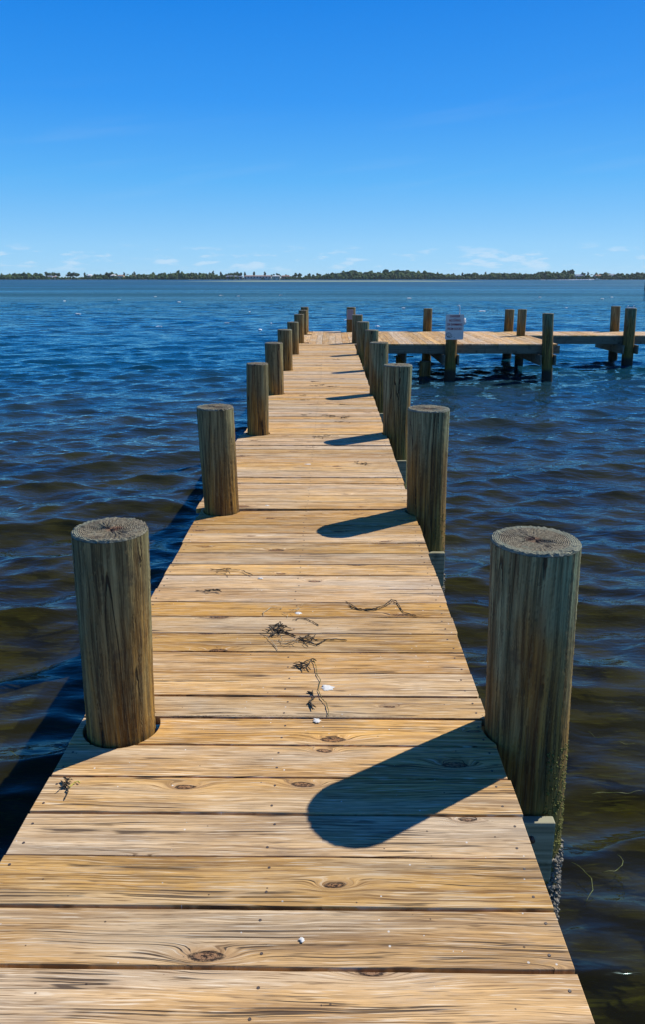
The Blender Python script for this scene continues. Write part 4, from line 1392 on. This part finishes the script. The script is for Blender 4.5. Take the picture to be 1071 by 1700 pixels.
house(1006, 1022, 4.6, 2.2, M_wall, M_blue, 'wide grey roofed house under the palms at right', nwin=4, D=SHD + 24)
house(1053, 1058, 4.0, 1.6, M_white, M_white, 'small white house near the right edge of the shore', nwin=2, D=SHD + 22)

# channel marker piling in the bay
o = empty('channel_piling', ((1071.6 - 550) / 1244 * 176 * 0.967, 176, WATER_Z))
tag(o, 'dark channel piling standing alone in the bay at the right edge', 'piling')
me, te, c = piling_shaft(0.30, 0.33, 3.75, (0.0, 0), 91, 20, 12)
link('shaft', me, plain('tarred_wood', (0.03, 0.028, 0.025), 0.8), o)
link('end_grain', te, M_end, o, c)

# speeding motorboat and its wake
D = 860.0
bx = (990 - 550) / 1244 * D * 0.966
boat = empty('motorboat', (bx, D, WATER_Z))
tag(boat, 'small white motorboat speeding right along the far shore', 'boat')
V, F = [], []
sec = [(-3.4, 1.1, 0.0, 0.95), (-1.5, 1.2, -0.1, 0.95), (0.5, 1.15, -0.05, 1.05), (2.3, 0.75, 0.15, 1.2), (3.6, 0.05, 0.85, 1.35)]
for x, b, k0, dk in sec:
    V += [(x, 0, k0), (x, b * 0.8, k0 + 0.35), (x, b, dk), (x, -b, dk), (x, -b * 0.8, k0 + 0.35)]
for i in range(4):
    for k in range(5):
        k2 = (k + 1) % 5
        F.append((i * 5 + k, i * 5 + k2, (i + 1) * 5 + k2, (i + 1) * 5 + k))
F += [(0, 1, 2, 3, 4)]
link('hull', mesh('hull', V, F), M_white, boat)
box('console', -0.7, 0.4, -0.5, 0.5, 0.95, 1.7, M_white, boat, 0.05)
box('windshield', 0.42, 0.5, -0.5, 0.5, 1.5, 2.1, M_glass, boat, 0)
for a in ((-0.9, .6), (-0.9, -.6), (0.7, .6), (0.7, -.6)):
    link('canopy_post', tube_mesh('canopy_post', [([(a[0], a[1], 0.9), (a[0], a[1], 2.55)], 0.05)], 5), M_white, boat)
box('canopy', -1.2, 1.0, -0.85, 0.85, 2.55, 2.68, M_blue, boat, 0.03)
box('outboard_motor', -3.9, -3.4, -0.25, 0.25, 0.3, 1.4, M_black, boat, 0.06)
M_foam = plain('foam', (0.85, 0.87, 0.88), 0.9, 0.08, 0.5)
rr = np.random.default_rng(8)
ps = []
for k in range(260):
    f = rr.random()
    xx = bx - 3.5 - 58 * f
    hgt_ = 0.75 * (1 - f) ** 0.7 + 0.15
    ps.append(blob_np(rr, (xx, D + rr.normal() * (1.0 + 2.0 * f), WATER_Z + hgt_ * 0.3), hgt_ * 0.9, 0.8))
o = link('boat_wake', join_np('boat_wake', ps, M_foam))
tag(o, 'white foaming wake trailing left behind the motorboat', 'wake', None, 'stuff')

# broken crests out in the bay
ps = []
rr = np.random.default_rng(21)
for k in range(24):
    y = rr.uniform(34, 120) if k < 30 else rr.uniform(60, 84)
    x = rr.uniform(-0.48, 0.48) * y
    L_ = rr.uniform(0.08, 0.30) * (y / 70)
    c = np.array([x, y, WATER_Z + 0.05])
    v = ICO_V * (1 + rr.normal(size=(len(ICO_V), 1)) * 0.25) * np.array([L_, 0.10 * y / 60, 0.035]) + c
    ps.append((v, ICO_F))
o = link('breaking_wave_crests', join_np('breaking_wave_crests', ps, M_foam))
tag(o, 'scattered small white breaking crests out on the bay', 'foam', None, 'stuff')

# bolts through the cap beams at the two nearest pairs
M_bolt = plain('rusty_bolt', (0.10, 0.05, 0.03), 0.6, 0.4, 60.0, 0.5)
for y, xs_ in ((2.61, (0.775, -0.83)), (5.48, (0.735, -0.837))):
    for x_ in xs_:
        for zz in (-0.34, -0.46):
            yf = y - max(0.158, 0.132) - 0.048
            link('bolt', tube_mesh('bolt', [([(0, -0.014, 0), (0, 0.03, 0)], 0.013)], 8), M_bolt, walk, (x_ + random.uniform(-.02, .02), yf - WY, zz))

# ------------------------------------------------------------------ sea air
bm = bmesh.new()
box_bm(bm, -6500, 6500, -1500, 7500, -4.2, 18.0)
m, t = new_mat('sea_air')
pv = t.n('ShaderNodeVolumePrincipled', {'Color': (0.80, 0.90, 1.0, 1), 'Density': 0.00006, 'Anisotropy': 0.2})
t.n('ShaderNodeOutputMaterial', {'Volume': pv.outputs[0]})
o = finish('haze', bm, m)
o['kind'] = 'stuff'
o['label'] = 'thin blue haze over the bay'
o['category'] = 'haze'
